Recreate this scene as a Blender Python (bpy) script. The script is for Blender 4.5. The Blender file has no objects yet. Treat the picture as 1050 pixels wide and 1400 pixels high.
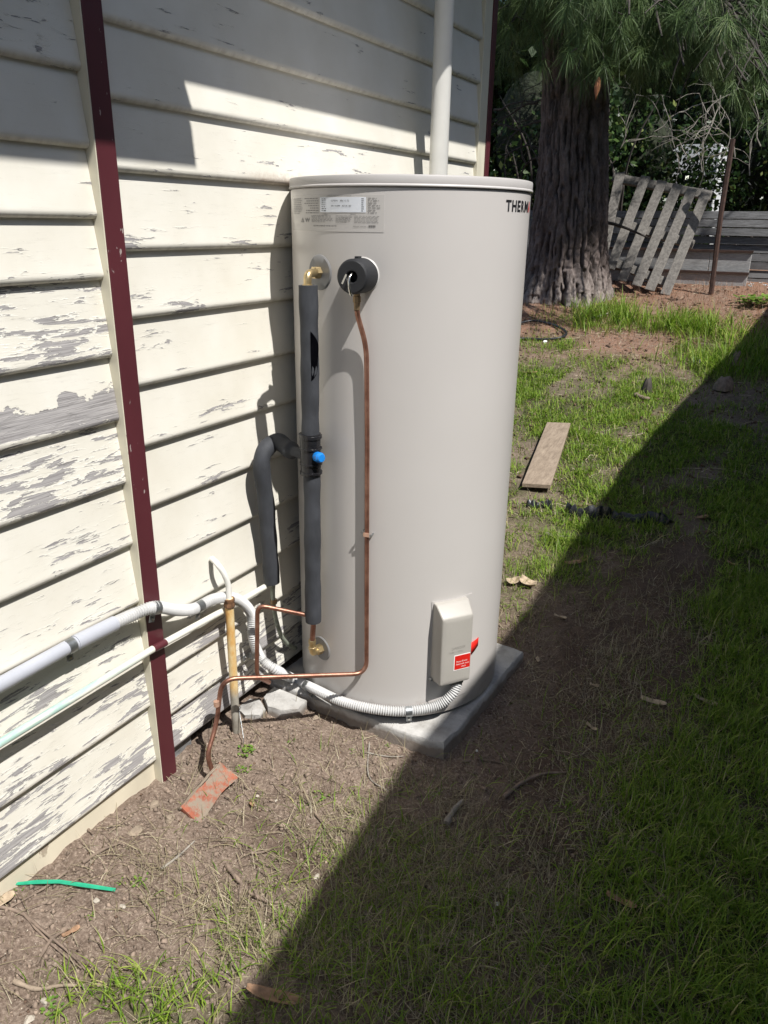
import bpy, math, random
import numpy as np
from mathutils import Vector, Matrix
random.seed(7); RNG = np.random.default_rng(7)
sc = bpy.context.scene
COL = sc.collection

# ------------------------------------------------------------------ camera, sky, sun, exposure
F = 1051.0; PITCH, ROLL, YAW = math.radians(20.6), math.radians(0.92), math.radians(29.1)
CAM = np.array([1.402, 0.0, 1.45])
FW = np.array([-math.sin(YAW)*math.cos(PITCH), math.cos(YAW)*math.cos(PITCH), -math.sin(PITCH)])
R0 = np.cross(FW, [0, 0, 1]); R0 /= np.linalg.norm(R0); U0 = np.cross(R0, FW)
RT = R0*math.cos(ROLL) + U0*math.sin(ROLL); UP = np.cross(RT, FW)
cam = bpy.data.objects.new('camera', bpy.data.cameras.new('camera')); COL.objects.link(cam)
m = Matrix.Identity(4)
for i in range(3):
    m[i][0] = RT[i]; m[i][1] = UP[i]; m[i][2] = -FW[i]; m[i][3] = CAM[i]
cam.matrix_world = m
cam.data.sensor_fit = 'VERTICAL'; cam.data.sensor_height = 24; cam.data.lens = F/1400*24
cam.data.clip_start = 0.02; cam.data.clip_end = 500
sc.camera = cam
SUN_EL, SUN_PHI = math.radians(56.6), math.radians(-20)
S = np.array([math.cos(SUN_PHI)*math.cos(SUN_EL), math.sin(SUN_PHI)*math.cos(SUN_EL), math.sin(SUN_EL)])
world = bpy.data.worlds.new('World'); sc.world = world; world.use_nodes = True
wn = world.node_tree
sky = wn.nodes.new('ShaderNodeTexSky'); sky.sky_type = 'NISHITA'; sky.sun_disc = False
sky.sun_elevation = SUN_EL; sky.sun_rotation = math.radians(90) - SUN_PHI
wn.links.new(sky.outputs[0], wn.nodes['Background'].inputs[0])
wn.nodes['Background'].inputs[1].default_value = 0.088
sun = bpy.data.objects.new('sun', bpy.data.lights.new('sun', 'SUN')); COL.objects.link(sun)
sun.data.energy = 4.4; sun.data.angle = math.radians(0.55); sun.data.color = (1.0, 0.97, 0.925)
sun.rotation_euler = Vector(S.tolist()).to_track_quat('Z', 'Y').to_euler()
sc.view_settings.view_transform = 'Standard'; sc.view_settings.look = 'None'
sc.view_settings.exposure = 0.56; sc.view_settings.gamma = 1.0
sc.view_settings.use_curve_mapping = False

# ------------------------------------------------------------------ measuring: a sight line met with a known surface
AX = np.array([0.314, 2.078]); RAD = 0.335
def ray(px, py):
    d = FW*F + RT*(px-525) - UP*(py-700); return d/np.linalg.norm(d)
def W(px, py, x=0.0):
    d = ray(px, py); return tuple(CAM + d*(x-CAM[0])/d[0])
def Yp(px, py, y):
    d = ray(px, py); return tuple(CAM + d*(y-CAM[1])/d[1])
def T(px, py, p=0.0):
    R = RAD+p; d = ray(px, py); o = CAM[:2]-AX; a = d[:2]@d[:2]; b = 2*o@d[:2]; c = o@o-R*R
    return tuple(CAM + d*((-b-math.sqrt(max(0, b*b-4*a*c)))/2/a))
def TH(deg, z, p=0.0):
    a = math.radians(deg); return (AX[0]+(RAD+p)*math.cos(a), AX[1]+(RAD+p)*math.sin(a), z)

# ------------------------------------------------------------------ numpy noise
_P = RNG.random((256, 256))
def vnoise(x, y):
    xi = np.floor(x).astype(int); yi = np.floor(y).astype(int); fx = x-xi; fy = y-yi
    fx = fx*fx*(3-2*fx); fy = fy*fy*(3-2*fy)
    g = lambda i, j: _P[i & 255, j & 255]
    return (g(xi, yi)*(1-fx)+g(xi+1, yi)*fx)*(1-fy)+(g(xi, yi+1)*(1-fx)+g(xi+1, yi+1)*fx)*fy
def fbm(x, y, o=4):
    x = np.asarray(x, float); y = np.asarray(y, float)
    s = 0; a = .5; t = 0
    for i in range(o):
        s = s+a*vnoise(x+17.3*i, y-9.1*i); t += a; a *= .5; x = x*2.03; y = y*2.03
    return s/t
def ground_base(x, y):
    s = np.maximum(0, y-2.0); r = .145*(np.sqrt(s*s+.3)-.3**.5)
    s2 = np.maximum(0, y-10.0); r = r-.145*(np.sqrt(s2*s2+2)-2**.5)
    return -.055+r+.028*np.exp(-np.maximum(x, 0)/.12)*(y < 4)
def ground(x, y, fine=True):
    x = np.asarray(x, float); y = np.asarray(y, float)
    z = ground_base(x, y)
    near = np.exp(-np.maximum(0, y-3)/6)
    z = z+(fbm(x*3.1, y*3.1, 3)-.5)*.03+(fbm(x*16+3, y*16, 3)-.5)*.017*near
    if fine:
        z = z+(fbm(x*60, y*60, 3)-.5)*.016*near
        cl = np.clip(fbm(x*38+9, y*38, 2)-.58, 0, 1); z = z+cl*.035*near*(fbm(x*4, y*4+5, 2) > .5)
    return z
def gz(x, y): return float(ground(x, y))
def G(px, py):
    d = ray(px, py); t = .6
    while t < 40:
        p = CAM+t*d
        if p[2] < float(ground_base(p[0], p[1])): break
        t += .004
    return p[0], p[1]

# ------------------------------------------------------------------ mesh helpers
class MB:
    def __init__(s): s.v = []; s.f = []; s.mi = []
    def add(s, v, f, mi=0):
        n = len(s.v); s.v += [tuple(map(float, p)) for p in v]; s.f += [tuple(i+n for i in q) for q in f]; s.mi += [mi]*len(f); return s
    def box(s, a, b, mi=0):
        x0, y0, z0 = a; x1, y1, z1 = b
        return s.add([(x0,y0,z0),(x1,y0,z0),(x1,y1,z0),(x0,y1,z0),(x0,y0,z1),(x1,y0,z1),(x1,y1,z1),(x0,y1,z1)],
              [(0,3,2,1),(4,5,6,7),(0,1,5,4),(1,2,6,5),(2,3,7,6),(3,0,4,7)], mi)
    def frame_box(s, o, ax, ay, az, hx, hy, hz):
        o, ax, ay, az = map(np.array, (o, ax, ay, az)); v = []
        for k in (-1, 1):
            for (i, j) in ((-1,-1),(1,-1),(1,1),(-1,1)): v.append(o+ax*hx*i+ay*hy*j+az*hz*k)
        return s.add(v, [(0,3,2,1),(4,5,6,7),(0,1,5,4),(1,2,6,5),(2,3,7,6),(3,0,4,7)])
    def tube(s, pts, r, seg=12, caps=True, mi=0):
        pts = [np.array(p, float) for p in pts]; n = len(pts)
        rs = r if hasattr(r, '__len__') else [r]*n
        tang = [pts[min(i+1, n-1)]-pts[max(i-1, 0)] for i in range(n)]
        tang = [t/(np.linalg.norm(t)+1e-12) for t in tang]
        up = np.array([0, 0, 1.0]) if abs(tang[0][2]) < .9 else np.array([0, 1.0, 0])
        nrm = np.cross(tang[0], up); nrm /= np.linalg.norm(nrm); v = []; f = []
        for i in range(n):
            nrm = nrm-tang[i]*(nrm@tang[i]); nrm /= np.linalg.norm(nrm)+1e-12; b = np.cross(tang[i], nrm)
            for k in range(seg):
                a = 2*math.pi*k/seg; v.append(pts[i]+(nrm*math.cos(a)+b*math.sin(a))*rs[i])
        for i in range(n-1):
            for k in range(seg):
                k2 = (k+1) % seg; f.append((i*seg+k, i*seg+k2, (i+1)*seg+k2, (i+1)*seg+k))
        if caps: f.append(tuple(range(seg-1, -1, -1))); f.append(tuple((n-1)*seg+k for k in range(seg)))
        return s.add(v, f, mi)
    def lathe(s, prof, c=(0, 0, 0), axis=(0, 0, 1), seg=48, a0=0, a1=2*math.pi, closed=True):
        ax = np.array(axis, float); ax /= np.linalg.norm(ax)
        t = np.array([1., 0, 0]) if abs(ax[0]) < .9 else np.array([0, 1., 0])
        if abs(ax[2]) > .99: t = np.array([1., 0, 0])
        u = t-ax*(t@ax); u /= np.linalg.norm(u); w = np.cross(ax, u); c = np.array(c, float); v = []; f = []
        m_ = seg if closed else seg+1
        for (r, h) in prof:
            for k in range(m_):
                a = a0+(a1-a0)*k/seg; v.append(c+ax*h+(u*math.cos(a)+w*math.sin(a))*r)
        for i in range(len(prof)-1):
            for k in range(seg):
                k2 = (k+1) % m_; f.append((i*m_+k, i*m_+k2, (i+1)*m_+k2, (i+1)*m_+k))
        return s.add(v, f)
    def mesh(s, name, smooth=None):
        me = bpy.data.meshes.new(name); me.from_pydata(s.v, [], s.f); me.validate(); me.update()
        if smooth is not None: smooth_mesh(me, smooth)
        return me
def smooth_mesh(me, ang=35):
    import bmesh
    bm = bmesh.new(); bm.from_mesh(me); bmesh.ops.remove_doubles(bm, verts=bm.verts, dist=1e-6)
    bmesh.ops.recalc_face_normals(bm, faces=bm.faces)
    for e in bm.edges:
        e.smooth = not (len(e.link_faces) == 2 and e.calc_face_angle(0) > math.radians(ang))
    for f in bm.faces: f.smooth = True
    bm.to_mesh(me); bm.free()
def link(name, me, mat, parent=None, smooth=None):
    if isinstance(me, MB): me = me.mesh(name, smooth)
    o = bpy.data.objects.new(name, me); COL.objects.link(o)
    if mat is not None and not me.materials: me.materials.append(mat)
    if parent is not None: o.parent = parent
    return o
def bevel(o, w=.002, seg=2):
    md = o.modifiers.new('bevel', 'BEVEL'); md.width = w; md.segments = seg; md.limit_method = 'ANGLE'; md.angle_limit = math.radians(40)
    return o
def tag(o, label=None, cat=None, group=None, kind=None):
    if label: o['label'] = label
    if cat: o['category'] = cat
    if group: o['group'] = group
    if kind: o['kind'] = kind
    return o
def thing(name, label, cat, loc=(0, 0, 0), group=None):
    o = bpy.data.objects.new(name, None); COL.objects.link(o); o.location = loc; o.empty_display_size = .05
    return tag(o, label, cat, group)
def child(name, me, mat, root, smooth=None):
    o = link(name, me, mat, root, smooth)
    o.matrix_parent_inverse = Matrix.Translation(root.location).inverted() if root.location.length > 0 else Matrix.Identity(4)
    return o
def fast_mesh(name, V, Q, mats, attr=None, smooth=False, k=4):
    me = bpy.data.meshes.new(name); V = np.asarray(V, np.float32); Q = np.asarray(Q, np.int32)
    me.vertices.add(len(V)); me.vertices.foreach_set('co', V.ravel())
    me.loops.add(Q.size); me.loops.foreach_set('vertex_index', Q.ravel())
    me.polygons.add(len(Q)); me.polygons.foreach_set('loop_start', np.arange(0, Q.size, k, dtype=np.int32))
    try: me.polygons.foreach_set('loop_total', np.full(len(Q), k, np.int32))
    except Exception: pass
    if smooth: me.polygons.foreach_set('use_smooth', np.ones(len(Q), bool))
    me.update(calc_edges=True)
    if attr is not None:
        for nm, arr in attr.items():
            a = me.attributes.new(nm, 'FLOAT', 'POINT'); a.data.foreach_set('value', np.asarray(arr, np.float32))
    for mt in (mats if isinstance(mats, list) else [mats]): me.materials.append(mt)
    return me
def curve(pts, n=8):
    """Catmull-Rom through the points"""
    P = [np.array(p, float) for p in pts]; P = [2*P[0]-P[1]]+P+[2*P[-1]-P[-2]]; out = []
    for i in range(1, len(P)-2):
        for k in range(n):
            t = k/n; a, b, c, d = P[i-1:i+3]
            out.append(.5*((2*b)+(c-a)*t+(2*a-5*b+4*c-d)*t*t+(3*b-a-3*c+d)*t**3))
    out.append(P[-2]); return out
def fillet(pts, r, n=7):
    P = [np.array(p, float) for p in pts]; out = [P[0]]
    for i in range(1, len(P)-1):
        a = P[i-1]-P[i]; b = P[i+1]-P[i]; la = np.linalg.norm(a); lb = np.linalg.norm(b); q = min(r, la*.45, lb*.45)
        A = P[i]+a/la*q; B = P[i]+b/lb*q
        for k in range(n+1):
            t = k/n; out.append((1-t)**2*A+2*t*(1-t)*P[i]+t*t*B)
    out.append(P[-1]); return out

# ------------------------------------------------------------------ materials
class NT:
    def __init__(s, name, base=(.5,.5,.5), rough=.6, metal=0.0, spec=None):
        s.m = bpy.data.materials.new(name); s.m.use_nodes = True; s.t = s.m.node_tree; s.b = s.t.nodes['Principled BSDF']
        s.b.inputs['Base Color'].default_value = (*base, 1); s.b.inputs['Roughness'].default_value = rough
        s.b.inputs['Metallic'].default_value = metal
        if spec is not None: s.b.inputs['Specular IOR Level'].default_value = spec
        s._c = {}
    def n(s, t, **k):
        nd = s.t.nodes.new(t)
        for a, v in k.items(): setattr(nd, a, v)
        return nd
    def l(s, a, b): s.t.links.new(a, b)
    def coord(s, kind='Object', scale=(1, 1, 1), off=None):
        tc = s.n('ShaderNodeTexCoord'); mp = s.n('ShaderNodeMapping'); mp.inputs['Scale'].default_value = scale
        s.l(tc.outputs[kind], mp.inputs['Vector'])
        if off is not None: s.l(off, mp.inputs['Location'])
        return mp.outputs[0]
    def noise(s, vec, scale=5, detail=4, rough=.55, dist=0):
        nd = s.n('ShaderNodeTexNoise'); nd.inputs['Scale'].default_value = scale; nd.inputs['Detail'].default_value = detail
        nd.inputs['Roughness'].default_value = rough; nd.inputs['Distortion'].default_value = dist
        if vec is not None: s.l(vec, nd.inputs['Vector'])
        return nd.outputs['Fac']
    def math(s, op, a, b=0.0, c=None, clamp=False):
        nd = s.n('ShaderNodeMath', operation=op, use_clamp=clamp)
        for i, x in enumerate((a, b) if c is None else (a, b, c)):
            if isinstance(x, (int, float)): nd.inputs[i].default_value = x
            else: s.l(x, nd.inputs[i])
        return nd.outputs[0]
    def ramp(s, fac, stops, interp='LINEAR'):
        nd = s.n('ShaderNodeValToRGB'); cr = nd.color_ramp; cr.interpolation = interp
        while len(cr.elements) < len(stops): cr.elements.new(.5)
        for e, (p, c) in zip(cr.elements, stops):
            e.position = p; e.color = (*c, 1) if len(c) == 3 else c
        s.l(fac, nd.inputs[0]); return nd.outputs[0]
    def mix(s, fac, a, b, mode='MIX'):
        nd = s.n('ShaderNodeMix', data_type='RGBA', blend_type=mode)
        if isinstance(fac, (int, float)): nd.inputs[0].default_value = fac
        else: s.l(fac, nd.inputs[0])
        for i, x in ((6, a), (7, b)):
            if isinstance(x, tuple): nd.inputs[i].default_value = (*x, 1)
            else: s.l(x, nd.inputs[i])
        return nd.outputs[2]
    def step(s, v, lo, hi):
        nd = s.n('ShaderNodeMapRange'); nd.inputs[1].default_value = lo; nd.inputs[2].default_value = hi; nd.clamp = True
        s.l(v, nd.inputs[0]); return nd.outputs[0]
    def bump(s, h, dist=.002, strength=1.0, prev=None):
        nd = s.n('ShaderNodeBump'); nd.inputs['Distance'].default_value = dist; nd.inputs['Strength'].default_value = strength
        s.l(h, nd.inputs['Height'])
        if prev is not None: s.l(prev, nd.inputs['Normal'])
        s.l(nd.outputs[0], s.b.inputs['Normal']); return nd.outputs[0]
    def col(s, c): s.l(c, s.b.inputs['Base Color'])
    def rough(s, c): s.l(c, s.b.inputs['Roughness'])
    def attr(s, name, kind='GEOMETRY'):
        nd = s.n('ShaderNodeAttribute', attribute_name=name, attribute_type=kind); return nd.outputs['Fac']
    def rand(s):
        return s.n('ShaderNodeObjectInfo').outputs['Random']

def mottled(name, base, amt=.15, scale=20, rough=.6, metal=0, bump=.0005, kind='Object', spec=None, bscale=None, sc3=(1,1,1)):
    a = NT(name, base, rough, metal, spec); v = a.coord(kind, sc3)
    n1 = a.noise(v, scale, 6)
    lo = tuple(c*(1-amt) for c in base); hi = tuple(min(1, c*(1+amt)) for c in base)
    a.col(a.ramp(n1, [(.3, lo), (.7, hi)]))
    a.rough(a.step(a.noise(v, scale*.7, 3), .2, .8) if False else a.math('MULTIPLY_ADD', n1, .2, rough-.1))
    if bump: a.bump(a.noise(v, bscale or scale*4, 4), bump)
    return a.m

def mat_board():
    a = NT('weathered_board_paint', (.76, .73, .64), .5)
    cb = a.n('ShaderNodeCombineXYZ'); r = a.rand(); a.l(a.math('MULTIPLY', r, 41), cb.inputs[1]); a.l(a.math('MULTIPLY', r, 17), cb.inputs[2])
    off = cb.outputs[0]
    tc = a.n('ShaderNodeTexCoord'); sx = a.n('ShaderNodeSeparateXYZ'); a.l(tc.outputs['Object'], sx.inputs[0]); z = sx.outputs[2]
    v1 = a.coord('Object', (1, 3.6, 26), off); v2 = a.coord('Object', (1, 14, 120), off); v3 = a.coord('Object', (1, 1, 1), off); v4 = a.coord('Object', (1, 5, 260), off)
    peel = a.attr('peel', 'OBJECT'); bare = a.attr('bare', 'OBJECT')
    n1 = a.noise(v1, 2.2, 9, .62, .5); n2 = a.noise(v2, 2.5, 5, .6)
    patch = a.noise(a.coord('Object', (1, 2.2, 6), off), 1.6, 3, .5)
    # more loss towards the lower lip of each board
    low = a.step(z, .16, .0)
    t = a.math('ADD', a.math('ADD', a.math('MULTIPLY', n1, .62), a.math('MULTIPLY', patch, .38)), a.math('MULTIPLY', n2, .17))
    t = a.math('ADD', t, a.math('MULTIPLY', low, .045)); t = a.math('ADD', t, a.math('MULTIPLY', peel, .195))
    m1 = a.step(t, .757, .764)
    edge = a.math('SUBTRACT', a.step(t, .725, .752), m1, clamp=True)
    nb = a.noise(a.coord('Object', (1, 9, 14), off), 1.5, 7, .6)
    bh = a.math('ADD', bare, a.math('MULTIPLY', a.math('SUBTRACT', nb, .5), .13))
    m2 = a.math('MULTIPLY', a.step(a.math('SUBTRACT', bh, z), .0, .0015), a.step(bare, .02, .03))
    m2 = a.math('MULTIPLY', m2, a.math('MAXIMUM', a.step(a.math('ADD', z, a.math('MULTIPLY', nb, .02)), .026, .028), 0.0))
    mask = a.math('MAXIMUM', m1, m2)
    wood = a.ramp(a.noise(v4, 1.4, 5, .6), [(.3, (.17, .16, .158)), (.5, (.30, .287, .285)), (.72, (.45, .43, .42))])
    wood = a.mix(a.step(a.noise(v3, 7, 3), .45, .7), wood, (.42, .36, .31), 'MIX') if False else wood
    paint = a.ramp(a.noise(v3, 6, 6), [(.3, (.62, .593, .515)), (.6, (.67, .648, .577)), (.8, (.71, .688, .625))])
    dirt = a.step(a.noise(a.coord('Object', (1, 14, 30), off), 3, 6, .7), .60, .72)
    paint = a.mix(a.math('MULTIPLY', dirt, a.math('MULTIPLY_ADD', peel, .35, .06)), paint, (.45, .41, .36))
    # broken darker line along the lower lip
    lip = a.math('MULTIPLY', a.step(z, .012, .004), a.step(a.noise(a.coord('Object', (1, 20, 5), off), 2, 4), .4, .65))
    paint = a.mix(a.math('MULTIPLY', lip, .5), paint, (.36, .33, .29))
    # hairline cracks with the grain
    cr = a.noise(a.coord('Object', (1, 2.2, 85), off), 3.0, 3, .5); crk = a.step(a.math('ABSOLUTE', a.math('SUBTRACT', cr, .5)), .007, .0)
    crm = a.math('MULTIPLY', crk, a.step(a.noise(v1, 3.1, 3), .50, .60))
    crm = a.math('MULTIPLY', crm, a.math('MULTIPLY_ADD', peel, .8, .12, clamp=True))
    paint = a.mix(crm, paint, (.25, .22, .2))
    paint = a.mix(a.math('MULTIPLY', edge, a.math('MULTIPLY', peel, 1.2, clamp=True)), paint, (.86, .84, .77))
    # soot/mould smear where the heater lid meets the wall
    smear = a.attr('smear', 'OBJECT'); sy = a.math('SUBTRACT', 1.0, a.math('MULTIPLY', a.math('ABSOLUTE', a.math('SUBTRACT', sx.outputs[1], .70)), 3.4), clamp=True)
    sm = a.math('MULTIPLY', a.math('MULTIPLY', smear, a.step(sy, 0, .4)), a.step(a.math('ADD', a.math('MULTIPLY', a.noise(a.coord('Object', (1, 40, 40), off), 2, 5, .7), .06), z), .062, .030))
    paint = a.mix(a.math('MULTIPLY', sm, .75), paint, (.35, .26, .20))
    a.col(a.mix(mask, paint, wood))
    a.rough(a.math('MULTIPLY_ADD', mask, .35, .5))
    h = a.math('SUBTRACT', a.math('MULTIPLY_ADD', edge, .35, 1.0), a.math('MULTIPLY', mask, 1.0))
    h = a.math('ADD', h, a.math('MULTIPLY', a.noise(v4, 1.4, 5), a.math('MULTIPLY_ADD', mask, .8, .12)))
    h = a.math('SUBTRACT', h, a.math('MULTIPLY', crm, .5))
    a.bump(h, .0011, .9)
    return a.m
M = {}
M['board'] = mat_board()
def mat_paint(name, base, chip, chipamt=.62, rough=.45, scale=60):
    a = NT(name, base, rough); v = a.coord('Object', (1, 1, .45))
    n = a.noise(v, scale, 6, .6); big = a.noise(v, 7, 4)
    mk = a.step(a.math('ADD', a.math('MULTIPLY', n, .7), a.math('MULTIPLY', big, .35)), chipamt, chipamt+.012)
    c = a.ramp(big, [(.3, tuple(k*.86 for k in base)), (.75, tuple(min(1, k*1.12) for k in base))])
    a.col(a.mix(mk, c, chip)); a.bump(a.math('MULTIPLY', mk, -1.0), .0006); return a.m
M['maroon'] = mat_paint('maroon_paint', (.085, .018, .024), (.36, .29, .27), .655, .42)
M['cream'] = mat_paint('cream_trim_paint', (.66, .62, .49), (.38, .34, .28), .66, .5, 30)
M['plinth'] = mat_paint('cream_render', (.66, .60, .47), (.40, .34, .26), .64, .7, 18)
M['void'] = mottled('near_black_fill', (.02, .018, .015), .3, 12, .95)  # near-black fill for the wall core and the space under the floor
def mat_tank():
    a = NT('tank_enamel', (.52, .50, .475), .36); v = a.coord('Object')
    a.b.inputs['Coat Weight'].default_value = .25; a.b.inputs['Coat Roughness'].default_value = .25
    n = a.noise(v, 3, 4); sp = a.step(a.noise(v, 160, 2), .75, .78)
    c = a.ramp(n, [(.3, (.515, .490, .467)), (.7, (.535, .510, .488))])
    sz = a.n('ShaderNodeSeparateXYZ'); a.l(a.n('ShaderNodeTexCoord').outputs['Object'], sz.inputs[0])
    spl = a.step(a.math('ADD', sz.outputs[2], a.math('MULTIPLY', a.noise(v, 35, 6, .7), .22)), .165, .10); c = a.mix(a.math('MULTIPLY', spl, .45), c, (.30, .25, .20))
    scuff = a.step(a.noise(a.coord('Object', (14, 14, 2)), 3, 5, .7), .72, .85)
    c = a.mix(a.math('MULTIPLY', scuff, .12), c, (.4, .38, .35))
    a.col(a.mix(a.math('MULTIPLY', sp, .25), c, (.33, .30, .27)))
    a.rough(a.math('MULTIPLY_ADD', n, .16, .28)); a.bump(a.noise(v, 2.6, 2), .004, .35); return a.m
M['tank'] = mat_tank()
M['lid'] = mottled('lid_enamel', (.49, .47, .455), .04, 6, .42, 0, .0002)
M['plastic'] = mottled('cover_plastic', (.385, .365, .33), .05, 8, .42, 0, .0003, bscale=180)
M['foam'] = mottled('insulation_foam', (.036, .039, .046), .3, 25, .75, 0, .0012, bscale=90, sc3=(1, 1, .5))
M['foamcut'] = mottled('foam_inside', (.0025, .0025, .0035), .3, 25, 1.0, spec=0)
M['tape'] = mottled('black_pvc_tape', (.014, .014, .016), .3, 30, .28, 0, .0008, bscale=60)
M['capfoam'] = mottled('moulded_black_foam', (.015, .016, .019), .2, 90, .62, 0, .0006, bscale=300)
M['brass'] = mottled('brass', (.62, .48, .26), .18, 40, .34, .9, .0003)
M['brassdirty'] = mottled('tarnished_brass', (.30, .21, .12), .3, 40, .5, .7, .0004)
M['steel'] = mottled('galvanised_steel', (.30, .315, .32), .2, 60, .38, .85, .0003)
M['chrome'] = mottled('bright_steel', (.62, .61, .58), .1, 30, .18, 1.0, 0)
M['flange'] = mottled('flange_plate_plastic', (.19, .19, .19), .06, 12, .4, 0, .0002)
M['flangeedge'] = mottled('white_seal_ring', (.55, .54, .52), .05, 12, .4, 0, .0002)
def mat_copper():
    a = NT('copper_pipe', (.42, .19, .12), .38, .75); v = a.coord('Object')
    n = a.noise(v, 22, 6, .65); c = a.ramp(n, [(.25, (.13, .06, .045)), (.5, (.30, .145, .10)), (.75, (.46, .26, .19))])
    st = a.step(a.noise(v, 55, 4), .62, .72); a.col(a.mix(a.math('MULTIPLY', st, .5), c, (.20, .12, .09)))
    a.rough(a.math('MULTIPLY_ADD', n, .3, .25)); a.bump(a.noise(v, 120, 3), .0003); return a.m
M['copper'] = mat_copper()
M['coppercollar'] = mottled('copper_clip', (.60, .38, .28), .15, 40, .45, .5)
M['conduit'] = mottled('white_corrugated_plastic', (.50, .50, .495), .06, 40, .42, 0, .0002)
M['pvc'] = mottled('grey_pvc', (.40, .415, .46), .05, 10, .35, 0, .0002)
M['downpipe'] = mottled('downpipe_cream_paint', (.80, .79, .74), .04, 10, .38, 0, .0004)
M['blue'] = mottled('blue_plastic', (.012, .20, .62), .1, 30, .32, 0, .0001)
def mat_waterpipe():
    a = NT('flaking_green_pipe_paint', (.6, .6, .5), .5); v = a.coord('Object', (3, 3, 3))
    n = a.noise(a.coord('Object', (8, 1.5, 8)), 2.0, 6, .6); g = a.step(n, .42, .50)
    sx = a.n('ShaderNodeSeparateXYZ'); tc = a.n('ShaderNodeTexCoord'); a.l(tc.outputs['Object'], sx.inputs[0])
    left = a.step(sx.outputs[1], 1.22, 1.02)
    c = a.mix(a.math('MULTIPLY', g, left), (.66, .66, .58), (.36, .52, .46)); d = a.step(a.noise(v, 30, 4), .62, .68)
    a.col(a.mix(a.math('MULTIPLY', d, .4), c, (.4, .42, .36))); a.bump(a.math('MULTIPLY', g, -1.0), .0006); return a.m
M['waterpipe'] = mat_waterpipe()
def mat_rustpipe():
    a = NT('rusty_painted_pipe', (.6, .5, .3), .7); v = a.coord('Object', (1, 1, .5))
    n = a.noise(v, 16, 7, .65); sx = a.n('ShaderNodeSeparateXYZ'); tc = a.n('ShaderNodeTexCoord'); a.l(tc.outputs['Object'], sx.inputs[0]); z = sx.outputs[2]
    up = a.ramp(n, [(.3, (.42, .17, .05)), (.46, (.60, .36, .12)), (.58, (.66, .52, .28)), (.75, (.70, .64, .48))])
    low = a.ramp(n, [(.35, (.15, .13, .10)), (.6, (.36, .34, .29))])
    c = a.mix(a.step(z, .14, .10), up, low); c = a.mix(a.step(z, .452, .466), c, (.70, .67, .54)); a.col(c); a.bump(n, .0012); return a.m
M['rustpipe'] = mat_rustpipe()
M['rust'] = mottled('rust', (.15, .075, .035), .7, 70, .9, 0, .002)
M['rustpost'] = mottled('dark_rusty_steel', (.06, .032, .024), .4, 30, .85, 0, .001)
def mat_concrete():
    a = NT('concrete', (.4, .4, .38), .85); v = a.coord('Object'); n = a.noise(v, 9, 8, .65)
    c = a.ramp(n, [(.3, (.27, .255, .235)), (.5, (.43, .42, .40)), (.75, (.57, .56, .54))])
    sx = a.n('ShaderNodeSeparateXYZ'); a.l(a.n('ShaderNodeTexCoord').outputs['Object'], sx.inputs[0])
    mud = a.math('ADD', a.step(sx.outputs[2], -.006, -.045), a.math('MULTIPLY', a.noise(v, 20, 5), .8)); mud = a.step(mud, .62, .95)
    c = a.mix(a.math('MULTIPLY', mud, .75), c, (.16, .12, .09)); pit = a.step(a.noise(v, 110, 3), .66, .74)
    a.col(a.mix(a.math('MULTIPLY', pit, .6), c, (.14, .13, .12))); a.bump(a.noise(v, 70, 6, .7), .0025); return a.m
M['concrete'] = mat_concrete()
def mat_brick():
    a = NT('muddy_red_brick', (.4, .1, .05), .85); v = a.coord('Object'); n = a.noise(v, 26, 6, .65)
    c = a.ramp(n, [(.3, (.22, .055, .030)), (.7, (.38, .125, .068))]); mud = a.step(a.noise(v, 24, 7, .75), .44, .56)
    a.col(a.mix(mud, c, (.23, .185, .14))); a.bump(a.noise(v, 60, 6, .7), .002); return a.m
M['brick'] = mat_brick()
M['mortar'] = mottled('dry_mud_and_mortar', (.25, .20, .15), .25, 40, .95, 0, .003, bscale=80)
def mat_ground():
    a = NT('soil', (.15, .11, .08), .95, spec=.2); v = a.coord('Object')
    g = a.attr('green'); rd = a.attr('needles'); dmp_shade = a.attr('damp_shade')
    n = a.noise(v, 14, 9, .7); f = a.noise(v, 130, 6, .7); md = a.noise(v, 45, 5, .65)
    soil = a.ramp(n, [(.30, (.075, .052, .039)), (.5, (.185, .138, .108)), (.72, (.32, .255, .205))])
    soil = a.mix(.55, soil, a.ramp(f, [(.34, (.04, .028, .020)), (.52, (.18, .135, .105)), (.70, (.46, .38, .31))]))
    pale = a.step(f, .66, .72); soil = a.mix(a.math('MULTIPLY', pale, .6), soil, (.50, .44, .35))
    soil = a.mix(a.math('MULTIPLY', dmp_shade, .75), soil, (.065, .042, .030))  # darkens wet patches and the painted shade on the right
    soil = a.mix(a.math('MULTIPLY', rd, a.step(md, .3, .7)), soil, (.27, .13, .075))
    grass = a.ramp(md, [(.3, (.035, .032, .016)), (.6, (.055, .065, .022)), (.8, (.085, .10, .035))])
    a.col(a.mix(a.math('MULTIPLY', a.step(g, 0, .5), a.step(md, .2, .5)), soil, grass))
    a.bump(a.math('ADD', a.math('MULTIPLY', md, 1.0), a.math('MULTIPLY', f, .6)), .006, .9); return a.m
M['ground'] = mat_ground()
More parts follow.
